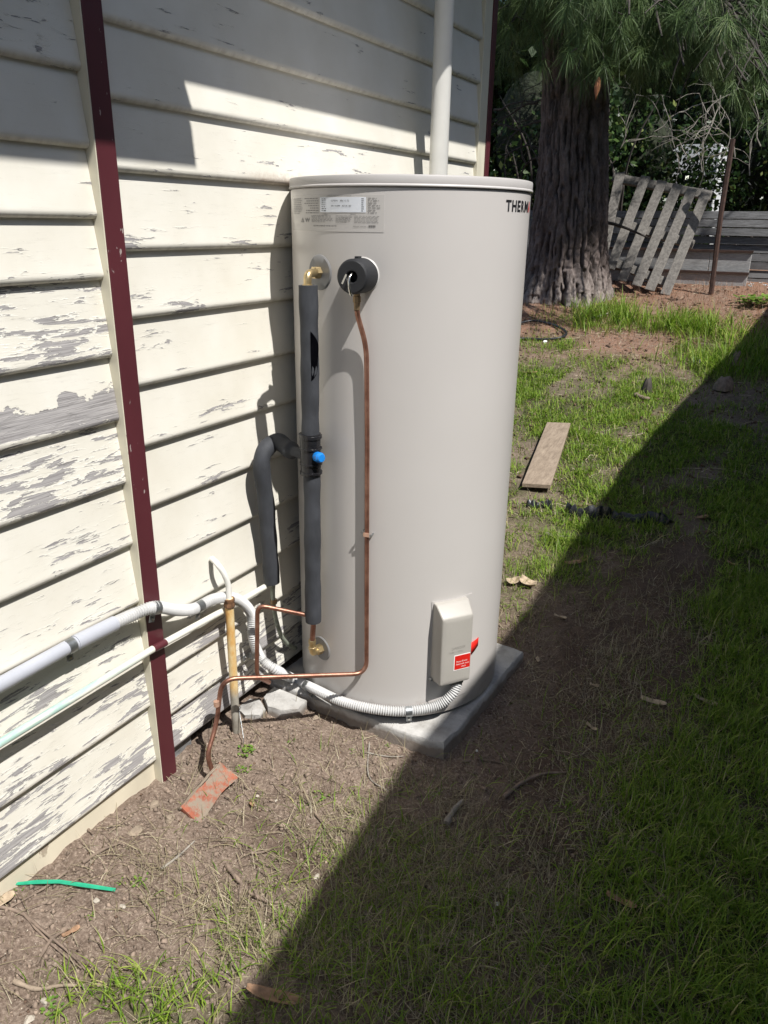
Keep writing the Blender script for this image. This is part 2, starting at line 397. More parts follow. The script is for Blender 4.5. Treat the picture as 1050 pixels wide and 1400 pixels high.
def mat_blade(name, c0, c1, c2, dry, trans=.35):
    a = NT(name, c0, .5, spec=.3); r = a.attr('rnd'); t = a.attr('tip')
    c = a.ramp(r, [(0, c0), (.45, c1), (.8, c2), (1.0, dry)]); c = a.mix(a.math('MULTIPLY', a.step(t, .6, 1.0), .35), c, dry)
    c = a.mix(a.step(t, .25, 0), c, tuple(k*.75+.02 for k in dry)); a.col(c)
    tr = a.n('ShaderNodeBsdfTranslucent'); a.l(c, tr.inputs[0]); mx = a.n('ShaderNodeMixShader'); mx.inputs[0].default_value = trans
    out = a.t.nodes['Material Output']; a.l(a.b.outputs[0], mx.inputs[1]); a.l(tr.outputs[0], mx.inputs[2]); a.l(mx.outputs[0], out.inputs[0]); return a.m
M['grass'] = mat_blade('grass_blades', (.085, .175, .012), (.17, .29, .022), (.30, .41, .05), (.50, .46, .20))
M['straw'] = mat_blade('dry_stalks', (.15, .125, .075), (.27, .23, .14), (.38, .33, .21), (.52, .46, .33), .15)
M['weed'] = mat_blade('weed_leaves', (.09, .20, .03), (.15, .28, .045), (.24, .34, .06), (.35, .36, .10))
M['needle'] = mat_blade('pine_needles', (.035, .070, .025), (.085, .14, .045), (.20, .27, .11), (.34, .35, .19), .2)
M['leaf'] = mat_blade('shrub_leaves', (.012, .028, .009), (.026, .052, .015), (.065, .11, .028), (.17, .2, .06), .22)
M['leaf'].node_tree.nodes['Principled BSDF'].inputs['Roughness'].default_value = .3
def mat_bark():
    a = NT('pine_bark', (.1, .08, .07), .95, spec=.15); v = a.coord('Object', (1, 1, .22)); n = a.noise(v, 9, 8, .7, .6); f = a.noise(a.coord('Object', (1, 1, .5)), 45, 5, .7)
    c = a.ramp(n, [(.32, (.028, .021, .019)), (.5, (.105, .082, .074)), (.72, (.24, .20, .185))]); cr = a.attr('crack')
    sz = a.n('ShaderNodeSeparateXYZ'); a.l(a.n('ShaderNodeTexCoord').outputs['Object'], sz.inputs[0])
    wz = a.step(a.math('ADD', sz.outputs[2], a.math('MULTIPLY', n, .6)), 1.42, 1.10); c = a.mix(a.math('MULTIPLY', wz, .6), c, a.ramp(f, [(.3, (.22, .185, .165)), (.7, (.52, .47, .43))]))
    c = a.mix(cr, c, (.014, .010, .008)); a.col(a.mix(.3, c, a.ramp(f, [(.3, (.06, .045, .04)), (.7, (.32, .27, .25))])))  # cracks darkened in colour too, standing in for shade in the furrows
    a.bump(a.math('ADD', n, a.math('MULTIPLY', f, .4)), .02, .9); return a.m
M['bark'] = mat_bark()
def mat_wood(name, lo, hi, along=(1, 1, 1), rough=.85):
    a = NT(name, lo, rough, spec=.25); cb = a.n('ShaderNodeCombineXYZ'); a.l(a.math('MULTIPLY', a.rand(), 23), cb.inputs[0])
    v = a.coord('Object', along, cb.outputs[0]); n = a.noise(v, 10, 7, .65); f = a.noise(a.coord('Object', tuple(k*3 for k in along), cb.outputs[0]), 14, 4)
    c = a.ramp(n, [(.3, lo), (.72, hi)]); a.col(a.mix(a.math('MULTIPLY', a.step(f, .58, .68), .5), c, tuple(k*.55 for k in lo))); a.bump(n, .002); return a.m
M['palletwood'] = mat_wood('weathered_pallet_wood', (.13, .12, .11), (.32, .30, .27), (4, 4, 4))
M['greyboard'] = mat_wood('grey_stacked_timber', (.10, .10, .10), (.26, .26, .265), (1.2, 4, 14))
M['whiteboard'] = mat_wood('old_white_boarding', (.30, .30, .30), (.52, .52, .51), (2, 4, 9))
M['plank'] = mat_wood('pale_sawn_plank', (.20, .155, .115), (.36, .29, .22), (5, 1, 5))
M['twig'] = mottled('dry_twig', (.20, .15, .115), .4, 40, .85, 0, .001)
M['twigpale'] = mottled('pale_branch', (.27, .245, .21), .3, 30, .85, 0, .001)
M['strawtwig'] = mottled('straw_coloured_twig', (.42, .36, .26), .3, 40, .85, 0, .0)
M['branchdark'] = mottled('dark_branch', (.05, .042, .036), .4, 30, .9, 0, .001)
M['deadleaf'] = mottled('dead_leaf_brown', (.33, .20, .12), .35, 50, .75, 0, .001)
M['deadleafpale'] = mottled('dead_leaf_tan', (.42, .33, .23), .3, 50, .75, 0, .001)
M['chip'] = mottled('stone', (.40, .36, .30), .2, 60, .8, 0, .001)
M['greenplastic'] = mottled('green_plastic', (.02, .36, .20), .15, 60, .5, 0, .0003)
M['blackplastic'] = mottled('black_plastic_sheet', (.016, .018, .022), .3, 30, .38, 0, .003, bscale=40)
M['stickerprint'] = mottled('print_grey', (.19, .185, .18), .1, 40, .6, 0, 0)
M['stickerfilm'] = mottled('sticker_film', (.50, .478, .456), .02, 10, .22, 0, 0)
M['stickerwhite'] = mottled('sticker_white', (.74, .77, .82), .02, 10, .3, 0, 0)
M['black'] = mottled('print_black', (.012, .012, .014), .1, 40, .5, 0, 0)
M['red'] = mottled('print_red', (.62, .018, .012), .05, 40, .4, 0, 0)
M['white'] = mottled('print_white', (.82, .82, .80), .02, 40, .45, 0, 0)
M['whiteflower'] = mottled('white_petal', (.78, .78, .80), .04, 40, .6, 0, 0)
M['neighbour'] = mottled('neighbour_wall_paint', (.34, .35, .33), .06, 4, .7)
M['roofiron'] = mottled('roof_iron', (.25, .26, .27), .1, 4, .5, .3)
M['farwhite'] = mottled('far_white_wall', (.75, .77, .80), .05, 4, .6)

# ------------------------------------------------------------------ ground: one sheet, fine near the camera
def axis_coords(fine0, fine1, step, lo, hi):
    c = list(np.arange(fine0, fine1, step)); s = step; x = c[-1]
    while x < hi: s *= 1.13; x += s; c.append(x)
    s = step; x = c[0]; pre = []
    while x > lo: s *= 1.22; x -= s; pre.append(x)
    return np.array(pre[::-1]+c)
def blob(x, y, cx, cy, rx, ry, ang=0):
    c, s = math.cos(ang), math.sin(ang); dx = x-cx; dy = y-cy
    u = (dx*c+dy*s)/rx; v = (-dx*s+dy*c)/ry; return np.exp(-(u*u+v*v))
def lush(x, y):
    """how green the turf is at a point, 0..1.3"""
    n = fbm(x*2.3+4, y*2.3, 4); n2 = fbm(x*7+1, y*7, 3)
    d = 1/(1+np.exp(-(x-(1.24+.06*np.sin(y*2.1+1)))/.05))*(y < 3.4)                 # right-hand verge
    d = d+1.0/(1+np.exp(-(y-3.35-.35*(x < .45))/.18))*1/(1+np.exp((y-5.6)/.3))*(x > -.9)   # lawn behind the heater
    d = d+.55*blob(x, y, .95, 1.02, .30, .24)+.3*blob(x, y, .66, .86, .13, .08)
    d = d+1.1*blob(x, y, .43, .735, .15, .065, .45)+.30*blob(x, y, .72, 1.30, .16, .14)
    d = d+.9*blob(x, y, -.35, 7.35, .38, .45)+.9*blob(x, y, .25, 7.2, .45, .4)+.7*blob(x, y, .6, 6.4, .5, .35)
    d = d+.5*blob(x, y, -.5, 6.35, .3, .2)+.55*blob(x, y, .45, 2.75, .13, .3)+.5*blob(x, y, .62, 3.1, .3, .2)
    d = d-.75*blob(x, y, .0, 6.75, .45, .35)-.8*blob(x, y, 1.05, 3.25, .13, .55)-.7*blob(x, y, .95, 4.3, .16, .4)
    d = d*(1-.95*blob(x, y, .15, 6.35, .5, .2))
    verge = 1/(1+np.exp(-(x-(1.28+.09*np.clip(2.0-y, 0, 1)+.05*np.sin(y*2.6+1)+.5*(n-.5)))/.045))*(y < 4.2)*np.clip(2.3*(n2-.22), .15, 1.0)
    return np.clip(verge*1.1, 0, 1.2)+np.clip(d*(1+.35*(y > 3.3))*np.clip(2.6*(n-.25), .2, 1.35)*np.clip(2.2*(n2-.2), .22, 1.4), 0, 1.3)
gx = axis_coords(-.06, 1.75, .0115, -60, 60); gy = axis_coords(.45, 3.1, .0115, -40, 90)
XX, YY = np.meshgrid(gx, gy); fine = (YY < 9)
ZZ = ground(XX, YY)
nx, ny = len(gx), len(gy)
V = np.stack([XX.ravel(), YY.ravel(), ZZ.ravel()], 1)
ii = (np.arange(ny-1)[:, None]*nx+np.arange(nx-1)[None, :]).ravel()
Q = np.stack([ii, ii+1, ii+nx+1, ii+nx], 1)
xx, yy = XX.ravel(), YY.ravel()
damp_shade = np.clip(blob(xx, yy, .50, 1.22, .10, .05)+.8*blob(xx, yy, .33, 1.27, .08, .04)+.9*blob(xx, yy, 1.02, 3.0, .2, .8)+.5*blob(xx, yy, 1.1, 1.7, .25, .3)+.55*blob(xx, yy, .8, 2.6, .3, .6)+.4*blob(xx,yy,1.15,2.2,.2,.5)+.55*(xx > .72)*(yy < 3.6)*np.clip((xx-.72)/.2, 0, 1), 0, 1)*(.5+.9*fbm(xx*9, yy*9, 3))  # wet patches, plus the right-hand shade painted in as darker soil
needl = np.clip((yy-5.6)/1.2, 0, 1)*np.clip((11-yy), 0, 1)*np.clip(.2+1.3*fbm(xx*3, yy*3, 4), 0, 1)
me = fast_mesh('ground', V, Q, M['ground'], {'green': np.clip(lush(xx, yy)*1.1, 0, 1)*np.where(yy > 12, 0, 1)+np.where(yy > 12, .8, 0), 'needles': needl, 'damp_shade': np.clip(damp_shade, 0, 1)}, smooth=True)
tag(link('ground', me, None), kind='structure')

# ------------------------------------------------------------------ house
house = thing('weatherboard_house', 'cream weatherboard house wall with peeling paint and a maroon cover strip', 'house')
def board_mesh(name, h, length, top_t=.013):
    # section: face leans out to a rounded lip, undercut below; origin at the lip's lower edge, wall lip plane at x=0
    pr = [(-.030, h+.012), (-top_t-.006, h+.012), (-.0165, h-.002), (-.0018, .0195), (-.0003, .015), (-.0006, .0095), (-.0030, .0045), (-.007, .0012), (-.011, 0), (-.014, .0015), (-.020, .002), (-.030, .002)]
    n = max(2, int(length/.12)); v = []; f = []; k = len(pr)
    for i in range(n+1):
        for (x, z) in pr: v.append((x, length*i/n, z))
    for i in range(n):
        for j in range(k-1): f.append((i*k+j, i*k+j+1, (i+1)*k+j+1, (i+1)*k+j))
    f.append(tuple(range(k-1, -1, -1))); f.append(tuple(n*k+j for j in range(k)))
    me = bpy.data.meshes.new(name); me.from_pydata(v, [], f); me.update(); smooth_mesh(me, 30)
    me.materials.append(M['board']); return me
LB = [.031, .209, .368, .524, .686, .847, 1.003, 1.153, 1.323, 1.449, 1.586, 1.728, 1.875, 2.03, 2.19, 2.35, 2.5]
LPEEL = [.66, .54, .40, .34, .34, .64, .38, .66, .16, .12, .10, .16, .25, .1, .1, .1]
LBARE = [0, 0, 0, 0, 0, 0, .078, 0, 0, 0, 0, 0, 0, 0, 0, 0]
RB = [.024, .138, .279, .439, .603, .763, .922, 1.072, 1.231, 1.381, 1.546, 1.687, 1.832, 1.985, 2.14, 2.30, 2.46]
RPEEL = [.80, .58, .38, .26, .24, .15, .16, .16, .22, .25, .25, .10, .05, .05, .05, .05]
RBARE = [0]*16
YL0, YL1, YR0, YR1 = -2.2, 1.236, 1.292, 3.27
def lay(rows, peels, bares, y0, y1):
    for i in range(len(rows)-1):
        h = rows[i+1]-rows[i]
        o = link('board', board_mesh('board', h, y1-y0), None, house); o.location = (0, y0, rows[i])
        o['peel'] = peels[i]; o['bare'] = bares[i]; o['smear'] = 0.0
        yield o
lb = list(lay(LB, LPEEL, LBARE, YL0, YL1)); rb = list(lay(RB, RPEEL, RBARE, YR0, YR1))
rb[10]['smear'] = 1.0
rb[0]['label'] = 'lowest board, mostly bare grey timber'; lb[6]['label'] = 'board with a long bare grey lower edge'
o = child('cover_strip', MB().box((-.03, 1.2395, -.10), (.015, 1.292, 2.56)), M['maroon'], house); bevel(o, .0015)
o = child('strip_edge', MB().box((-.03, 1.2365, -.10), (.0135, 1.2392, 2.56)), M['cream'], house)
o = child('corner_trim', MB().box((-.05, 3.270, -.02), (.004, 3.345, 2.56)), M['cream'], house); bevel(o, .002)
o = child('corner_strip', MB().box((-.07, 3.3455, -.02), (.010, 3.385, 2.56)), M['maroon'], house); bevel(o, .002)
# cream plinth below the left boards, dark gap and stump below the right ones
pm = MB(); n = 40; v = []; f = []
for i in range(n+1):
    y = YL0+(YL1-YL0)*i/n
    for x, z in ((-.014, .034), (-.013, -.005), (-.012+.002*math.sin(i*2.1), -.12)): v.append((x, y, z))
for i in range(n): f += [(i*3+j, i*3+j+1, i*3+j+4, i*3+j+3) for j in range(2)]
pm.add(v, f); pm.box((-.06, YL0, -.12), (-.0145, YL1, .034)); child('plinth', pm, M['plinth'], house, 30)
child('wall_core', MB().box((-.30, YL0, -.10), (-.031, YL1+.02, 2.6)).box((-.30, 1.2561, .03), (-.031, 3.27, 2.6)).box((-4.0, 3.20, .03), (-.031, 3.26, 2.6)), M['void'], house)
o = child('stump', MB().box((-.13, 1.30, -.16), (-.028, 1.40, .024)), M['greyboard'], house)
child('stump', MB().box((-.13, 2.55, -.16), (-.028, 2.65, .024)), M['greyboard'], house)
child('subfloor', MB().box((-2.0, 1.25, -.20), (-.8, 3.3, .03)), M['void'], house)
# eaves: soffit, fascia and gutter; the nearer length carries the deeper gutter that throws the stepped shadow
el = math.tan(SUN_EL)/math.cos(SUN_PHI); ty = math.tan(SUN_PHI)
ze = 2.58
xb = (ze-1.762)/el; xa = (ze-1.573)/el; ya = 1.556+xa*ty
roof = MB(); roof.box((-3.0, YL0-.4, ze+.012), (xb-.02, 3.75, ze+.03))
child('soffit', roof, M['cream'], house)
child('fascia', MB().box((xb-.02, YL0-.4, ze), (xb, 3.75, ze+.17)), M['maroon'], house)
gut = MB(); gut.box((xb+.001, YL0-.4, ze), (xa, ya, ze+.006)).box((xa-.006, YL0-.4, ze+.0065), (xa, ya, ze+.11)).box((xb+.001, ya-.004, ze+.0065), (xa-.0065, ya, ze+.11))
child('gutter', gut, M['cream'], house)
rf = MB(); rf.add([(xb+.03, YL0-.5, ze+.18), (xb+.03, 3.85, ze+.18), (-3.2, 3.85, ze+1.7), (-3.2, YL0-.5, ze+1.7), (xb+.03, YL0-.5, ze+.20), (xb+.03, 3.85, ze+.20), (-3.2, 3.85, ze+1.72), (-3.2, YL0-.5, ze+1.72)],
   [(0,3,2,1),(4,5,6,7),(0,1,5,4),(1,2,6,5),(2,3,7,6),(3,0,4,7)])
child('roof', rf, M['roofiron'], house)

# downpipe
dpx, dpy = .088, None
p0 = W(601, 235, dpx); p1 = W(606, 0, dpx)
yd = (p0[1]+p1[1])/2
dp = thing('downpipe', 'round cream painted downpipe rising behind the heater against the wall', 'downpipe', (dpx, yd, 0))
dp_r = .033
o = child('pipe', MB().tube([(dpx, yd, gz(.1, yd)-.02), (dpx, yd, 2.45), (dpx+.08, yd, 2.575)], dp_r, 32, False), M['downpipe'], dp, 40)
for zz in (.55, 2.33):
    child('bracket', MB().lathe([(dp_r+.001, -.014), (dp_r+.003, -.014), (dp_r+.003, .014), (dp_r+.001, .014)], (dpx, yd, zz)).box((-.02, yd-.012, zz-.012), (dpx-dp_r, yd+.012, zz+.012)), M['steel'], dp, 40)

# ------------------------------------------------------------------ concrete pad and broken haunch
def rough_slab(pts, z0, z1, name, label, cat, amp=.004):
    """pts: outline polygon, top at z1; edges worn"""
    t = thing(name, label, cat, (pts[0][0], pts[0][1], z0)); P = []
    for i in range(len(pts)):
        a = np.array(pts[i]); b = np.array(pts[(i+1) % len(pts)]); n_ = max(1, int(np.linalg.norm(b-a)/.02))
        for k in range(n_): P.append(a+(b-a)*k/n_)
    P = np.array(P); c = P.mean(0); k = len(P); v = []; f = []
    jit = RNG.normal(0, amp*.35, (k, 2)); jit = (jit+np.roll(jit, 1, 0)+np.roll(jit, -1, 0))/1.5
    for (s, z, q) in ((1.0, z0, 1), (1.0, z1-.010, .8), (.995, z1-.003, 1.3), (.985, z1, .6)):
        for i in range(k):
            p = c+(P[i]-c)*s+jit[i]*q; v.append((p[0], p[1], z+(RNG.normal(0, amp*.25) if z > z0 and s < 1 else 0)))
    for r in range(3):
        for i in range(k): j = (i+1) % k; f.append((r*k+i, r*k+j, (r+1)*k+j, (r+1)*k+i))
    f.append(tuple(3*k+i for i in range(k)))
    mb = MB(); mb.add(v, f); child('slab', mb, M['concrete'], t, 50); return t
rough_slab([(-.01, 1.760), (.60, 1.742), (.645, 1.752), (.668, 2.385), (-.01, 2.44)], -.14, 0.0, 'concrete_pad', 'grey concrete pad under the water heater, its near corner poking out', 'concrete pad')
rough_slab([(.030, 1.675), (.075, 1.640), (.125, 1.648), (.165, 1.690), (.160, 1.732), (.025, 1.742)], -.13, -.002, 'concrete_lump', 'broken concrete lump beside the left front edge of the heater pad', 'concrete')

rough_slab([(-.012, 1.60), (.03, 1.575), (.07, 1.60), (.066, 1.637), (.022, 1.668), (-.012, 1.66)], -.13, -.012, 'concrete_lump', 'smaller cracked concrete lump against the wall left of the pad', 'concrete', .005)
# ------------------------------------------------------------------ water heater
cx, cy = AX
heater = thing('water_heater', 'tall beige cylindrical water heater standing on a concrete pad by the wall', 'water heater', (cx, cy, 0))
def cyl(prof, mat, name, smooth=30, seg=160):
    return child(name, MB().lathe(prof, (cx, cy, 0), (0, 0, 1), seg), mat, heater, smooth)
cyl([(0, .004), (.322, .004), (.327, .010), (.327, .022)], M['capfoam'], 'base_ring')
cyl([(RAD-.010, .016), (RAD-.001, .017), (RAD, .022), (RAD, .10), (RAD, .4), (RAD, .8), (RAD, 1.2), (RAD, 1.530), (RAD-.006, 1.5335)], M['tank'], 'tank_body')
cyl([(RAD-.010, 1.5333), (RAD+.0030, 1.5336), (RAD+.0052, 1.5348), (RAD+.0053, 1.5370), (RAD+.0040, 1.5390), (RAD+.0030, 1.5400), (RAD+.0034, 1.543), (RAD+.0034, 1.5560), (RAD+.0022, 1.5592), (RAD-.003, 1.5608), (.2, 1.566), (0, 1.568)], M['lid'], 'lid')
def wrap(a0, a1, z0, z1, p, n=24, thick=True):
    v = []; f = []
    for i in range(n+1):
        a = a0+(a1-a0)*i/n
        v += [TH(a, z0, p), TH(a, z1, p), TH(a, z0, p-.0012), TH(a, z1, p-.0012)]
    for i in range(n):
        b = i*4; f += [(b, b+4, b+5, b+1), (b+1, b+5, b+7, b+3), (b+2, b+0, b+1, b+3)] if i == 0 else [(b, b+4, b+5, b+1), (b+1, b+5, b+7, b+3)]
        f.append((b+2, b+6, b+4, b))
    b = n*4; f.append((b, b+2, b+3, b+1))
    mb = MB(); mb.add(v, f); return mb
sticker = child('rating_sticker', wrap(-134.5, -73.2, 1.428, 1.5145, .0007, 48), M['stickerfilm'], heater, 30)
def sub(name, mb, mat, par, smooth=30):
    o = child(name, mb, mat, heater, smooth); o.parent = par; o.matrix_parent_inverse = par.matrix_parent_inverse.copy() if False else Matrix.Identity(4)
    o.matrix_parent_inverse = Matrix.Translation(heater.location).inverted(); o.matrix_parent_inverse = Matrix.Identity(4)
    return o
def arc(name, a0, a1, z0, z1, p, mat, par, n=10):
    o = link(name, wrap(a0, a1, z0, z1, p, n).mesh(name, 30), mat, par); return o
sticker_white = arc('data_panel', -105.2, -81.2, 1.4735, 1.5085, .0014, M['stickerwhite'], sticker, 20)
def glyph_text(body, size, font_w=1.0, bold=0.0):
    cu = bpy.data.curves.new('print', 'FONT'); cu.body = body; cu.size = size; cu.resolution_u = 2; cu.offset = bold
    ob = bpy.data.objects.new('print', cu); COL.objects.link(ob); bpy.context.view_layer.update()
    dg = bpy.context.evaluated_depsgraph_get(); me = bpy.data.meshes.new_from_object(ob.evaluated_get(dg))
    bpy.data.objects.remove(ob); bpy.data.curves.remove(cu)
    return me
def wrap_text(name, body, a_start, z_base, size, p, mat, par, sx=1.0, a_end=None, bold=0.0):
    me = glyph_text(body, size, bold=bold)
    xs = [v.co.x for v in me.vertices]; w = max(xs)-min(xs); x0 = min(xs)
    if a_end is not None: sx = math.radians(a_end-a_start)*RAD/w
    for v in me.vertices:
        a = a_start+math.degrees((v.co.x-x0)*sx/RAD); v.co = TH(a, z_base+v.co.y, p)
    me.materials.clear(); me.materials.append(mat); me.update()
    return link(name, me, mat, par)
# small print: heavier lines as words, fine paragraphs as rows of short word-long strokes
def print_rows(a0, a1, z_top, n, dz, h, par, mat, name, seed, right=False, fill=.9):
    r = random.Random(seed); mb = MB()
    for i in range(n):
        end = a0+(a1-a0)*(r.uniform(.55, 1) if (i == n-1 or fill < .8) else r.uniform(.88, 1)); a = a0
        if right: end_ = end; a = a1-(end-a0); end = a1
        while a < end:
            w = r.uniform(.6, 2.0); z = z_top-i*dz
            b = min(a+w, end); mb.add([TH(a, z-h, .0016), TH(b, z-h, .0016), TH(b, z, .0016), TH(a, z, .0016)], [(0, 1, 2, 3)]); a = b+.45
    o = link(name, mb.mesh(name), mat, par); tag(o, kind='stuff'); return o
sp = M['stickerprint']
print_rows(-131.5, -119.5, 1.507, 9, .0045, .0018, sticker, sp, 'fine_print', 1)
print_rows(-117.5, -106.3, 1.507, 7, .0057, .0017, sticker, sp, 'fine_print', 2, True, .5)
print_rows(-80.2, -74.5, 1.507, 7, .0055, .0017, sticker, sp, 'fine_print', 3, False, .6)
print_rows(-111.5, -97.5, 1.4655, 6, .0029, .0011, sticker, sp, 'fine_print', 4)
print_rows(-96, -87.5, 1.4655, 6, .0029, .0011, sticker, sp, 'fine_print', 5)
print_rows(-86.5, -75, 1.4655, 6, .0029, .0011, sticker, sp, 'fine_print', 6)
print_rows(-104.2, -101.5, 1.5055, 7, .0046, .0017, sticker_white, M['black'], 'fine_print', 7)
print_rows(-83.2, -82, 1.5055, 7, .0046, .0017, sticker_white, M['black'], 'fine_print', 8)
wrap_text('printed_line', '315 ELECTRIC WATER STORAGE', -101, 1.5105, .0035, .0016, sp, sticker, a_end=-88)
wrap_text('printed_line', '02785A1   8B6 12 72', -98.5, 1.4985, .0055, .0022, M['black'], sticker_white, a_end=-89)
wrap_text('printed_line', '003 132,888   800 00 180', -98.5, 1.4868, .0055, .0022, M['black'], sticker_white, a_end=-88)
wrap_text('printed_mark', 'W', -117, 1.449, .0155, .0016, sp, sticker, a_end=-113)
link('printed_mark', (lambda mb: (mb.add([TH(-121, 1.449, .0016), TH(-118.3, 1.449, .0016), TH(-119.6, 1.460, .0016), TH(-120.3, 1.4502, .0016), TH(-119.0, 1.4502, .0016), TH(-119.62, 1.4572, .0016)], [(0, 1, 4, 3), (1, 2, 5, 4), (2, 0, 3, 5)]), mb.mesh('mark'))[1])(MB()), sp, sticker)
wrap_text('printed_line', 'ELECTRIC STORAGE WATER HEATER', -110, 1.4395, .0045, .0016, M['black'], sticker, a_end=-95.5)
wrap_text('printed_line', 'RELIEF VALVE', -87, 1.4395, .0045, .0016, sp, sticker, a_end=-81)
wrap_text('printed_line', 'WARNING', -103.5, 1.4680, .0032, .0016, M['black'], sticker)
wrap_text('printed_line', 'WARNING', -88.5, 1.4680, .0032, .0016, M['black'], sticker)
bars = MB()
for i, a in enumerate(np.arange(-80, -76.8, .18)):
    if (i*7) % 5 != 2: bars.add([TH(a, 1.439, .0016), TH(a+.11, 1.439, .0016), TH(a+.11, 1.4445, .0016), TH(a, 1.4445, .0016)], [(0, 1, 2, 3)])
tag(link('barcode', bars.mesh('barcode'), M['black'], sticker), kind='stuff')
# brand lettering near the right-hand edge
for ch, a0, a1 in (('T', -15.7, -11.6), ('H', -10.9, -6.9), ('E', -5.9, -2.9), ('R', -2.0, 1.6), ('M', 2.4, 8.3)):
    wrap_text('letter', ch, a0, 1.4835, .0375, .0008, M['black'], heater, a_end=a1, bold=.0011)
wrap_text('letter', 'A', 9.0, 1.4835, .0375, .0008, M['red'], heater, a_end=13.4, bold=.0011)['label'] = 'red letter at the end of the lettering'

def disc_on_tank(name, deg, z, r0, mat, thick=.003, label=None):
    # thin disc bent round the tank
    v = []; f = []; n = 40
    rings = [(0, 1), (.55, 1), (.93, 1), (1.0, .35), (1.0, -.3)]
    for (q, h) in rings:
        for k in range(n):
            a = 2*math.pi*k/n; v.append(TH(deg+math.degrees(r0*q*math.cos(a)/RAD), z+r0*q*math.sin(a), thick*h))
    for i in range(len(rings)-1):
        for k in range(n): j = (k+1) % n; f.append((i*n+k, i*n+j, (i+1)*n+j, (i+1)*n+k))
    mb = MB(); mb.add(v, f); o = link(name, mb.mesh(name, 40), mat, heater); o.matrix_parent_inverse = Matrix.Translation(heater.location).inverted(); return o
# NB parts whose mesh is in world metres are parented with the heater's inverse offset
for o in list(heater.children):
    o.matrix_parent_inverse = Matrix.Translation(heater.location).inverted()
def axdir(deg): a = math.radians(deg); return np.array([math.cos(a), math.sin(a), 0])
def lathe_out(name, deg, z, prof, mat, root, seg=32, smooth=35, p0=0.0):
    return child(name, MB().lathe(prof, TH(deg, z, p0), axdir(deg), seg), mat, root, smooth)
ZI, ZO, ZV = .190, 1.326, 1.325
AI, AO, AV = -109.0, -106.4, -82.5
for (ang, zz) in ((AI, ZI), (AO, ZO)):
    fl = disc_on_tank('pipe_flange', ang, zz, .045 if zz > 1 else .040, M['flange'], .004)
    child('flange_nut', MB().lathe([(.0, .022), (.011, .022), (.0165, .018), (.0165, .004), (.0165, -.002)], TH(ang, zz, .002), axdir(ang), 6), M['brass'], heater)
# relief valve in its moulded cap
disc_on_tank('valve_seal', AV, ZV, .0445, M['flangeedge'], .004)
cap = lathe_out('valve_cap', AV, ZV, [(.0425, -.002), (.0425, .060), (.0405, .066), (.037, .0685), (.016, .0685), (.014, .066), (.0135, .035), (0, .034)], M['capfoam'], heater, 56)
cap['label'] = 'black moulded cap over the relief valve'
c0 = np.array(TH(AV, ZV, .0)); d0 = axdir(AV); sd = np.cross([0, 0, 1], d0)
child('cap_tab', MB().frame_box(c0+d0*.030+np.array([0, 0, .043]), d0, sd, [0, 0, 1], .010, .005, .004), M['capfoam'], heater)
child('valve_lever', MB().tube(curve([c0+d0*.040+np.array([0, 0, .004]), c0+d0*.064+np.array([0, 0, .008]), c0+d0*.078-sd*.002+np.array([0, 0, -.004]), c0+d0*.080-sd*.001+np.array([0, 0, -.026]), c0+d0*.072+np.array([0, 0, -.044])], 6), .0036, 10), M['chrome'], heater, 60)
child('cap_slot', MB().frame_box(c0+d0*.0690-sd*.020+np.array([0, 0, -.006]), d0, sd*.45+np.array([0, 0, .89]), sd*.89-np.array([0, 0, .45]), .0006, .013, .0022), M['chrome'], heater)
child('valve_outlet', MB().lathe([(0, 0), (.0085, 0), (.0085, -.012), (.0105, -.013), (.0105, -.026), (.0085, -.028), (.0075, -.046), (0, -.046)], c0+d0*.036+np.array([0, 0, -.036]), (0, 0, 1), 8), M['brassdirty'], heater, 30)

# cover box of the element and its back plate
pa0, pa1 = -46.2, -22.5
child('back_plate', wrap(pa0, pa1, .062, .412, .0022, 16), M['tank'], heater, 30)
bc = (pa0+pa1)/2-1.6; bd = axdir(bc); bs = np.cross([0, 0, 1], bd)    # bs points to increasing angle
def cover():
    mb = MB(); cz = .30; w, h0, h1, dp_ = .0555, .165, .402, .048
    prof = []
    def ring(sx, zt, zb, d, rr):
        pts = []; n = 6
        for (qx, qz, a0) in ((1, 1, 0), (-1, 1, 90), (-1, -1, 180), (1, -1, 270)):
            for k in range(n+1):
                a = math.radians(a0+90*k/n); px = qx*(sx-rr)+rr*math.cos(a); pz = (zt-rr if qz > 0 else zb+rr)+rr*math.sin(a); pts.append((px, pz))
        base = np.array(TH(bc, 0, 0)); return [base+bs*p[0]+bd*d+np.array([0, 0, p[1]]) for p in pts]
    rings = [ring(w, .408, .150, -.02, .004), ring(w, .408, .150, .012, .004), ring(w-.0005, .406, .150, .016, .005), ring(w-.0035, .380, .1505, .0455, .006), ring(w-.0050, .3765, .1515, .0495, .006), ring(w-.0075, .373, .154, .0510, .006), ring(w-.02, .36, .165, .0513, .005)]
    k = len(rings[0]); v = [p for r in rings for p in r]; f = []
    for i in range(len(rings)-1):
        for j in range(k): j2 = (j+1) % k; f.append((i*k+j, i*k+j2, (i+1)*k+j2, (i+1)*k+j))
    f.append(tuple((len(rings)-1)*k+j for j in range(k))); mb.add(v, f); return mb
cov = child('element_cover', cover(), M['plastic'], heater, 50); cov['label'] = 'deep moulded cover box with a red warning label'
B = lambda u, z, d: np.array(TH(bc, 0, 0))+bs*u+bd*d+np.array([0, 0, z])
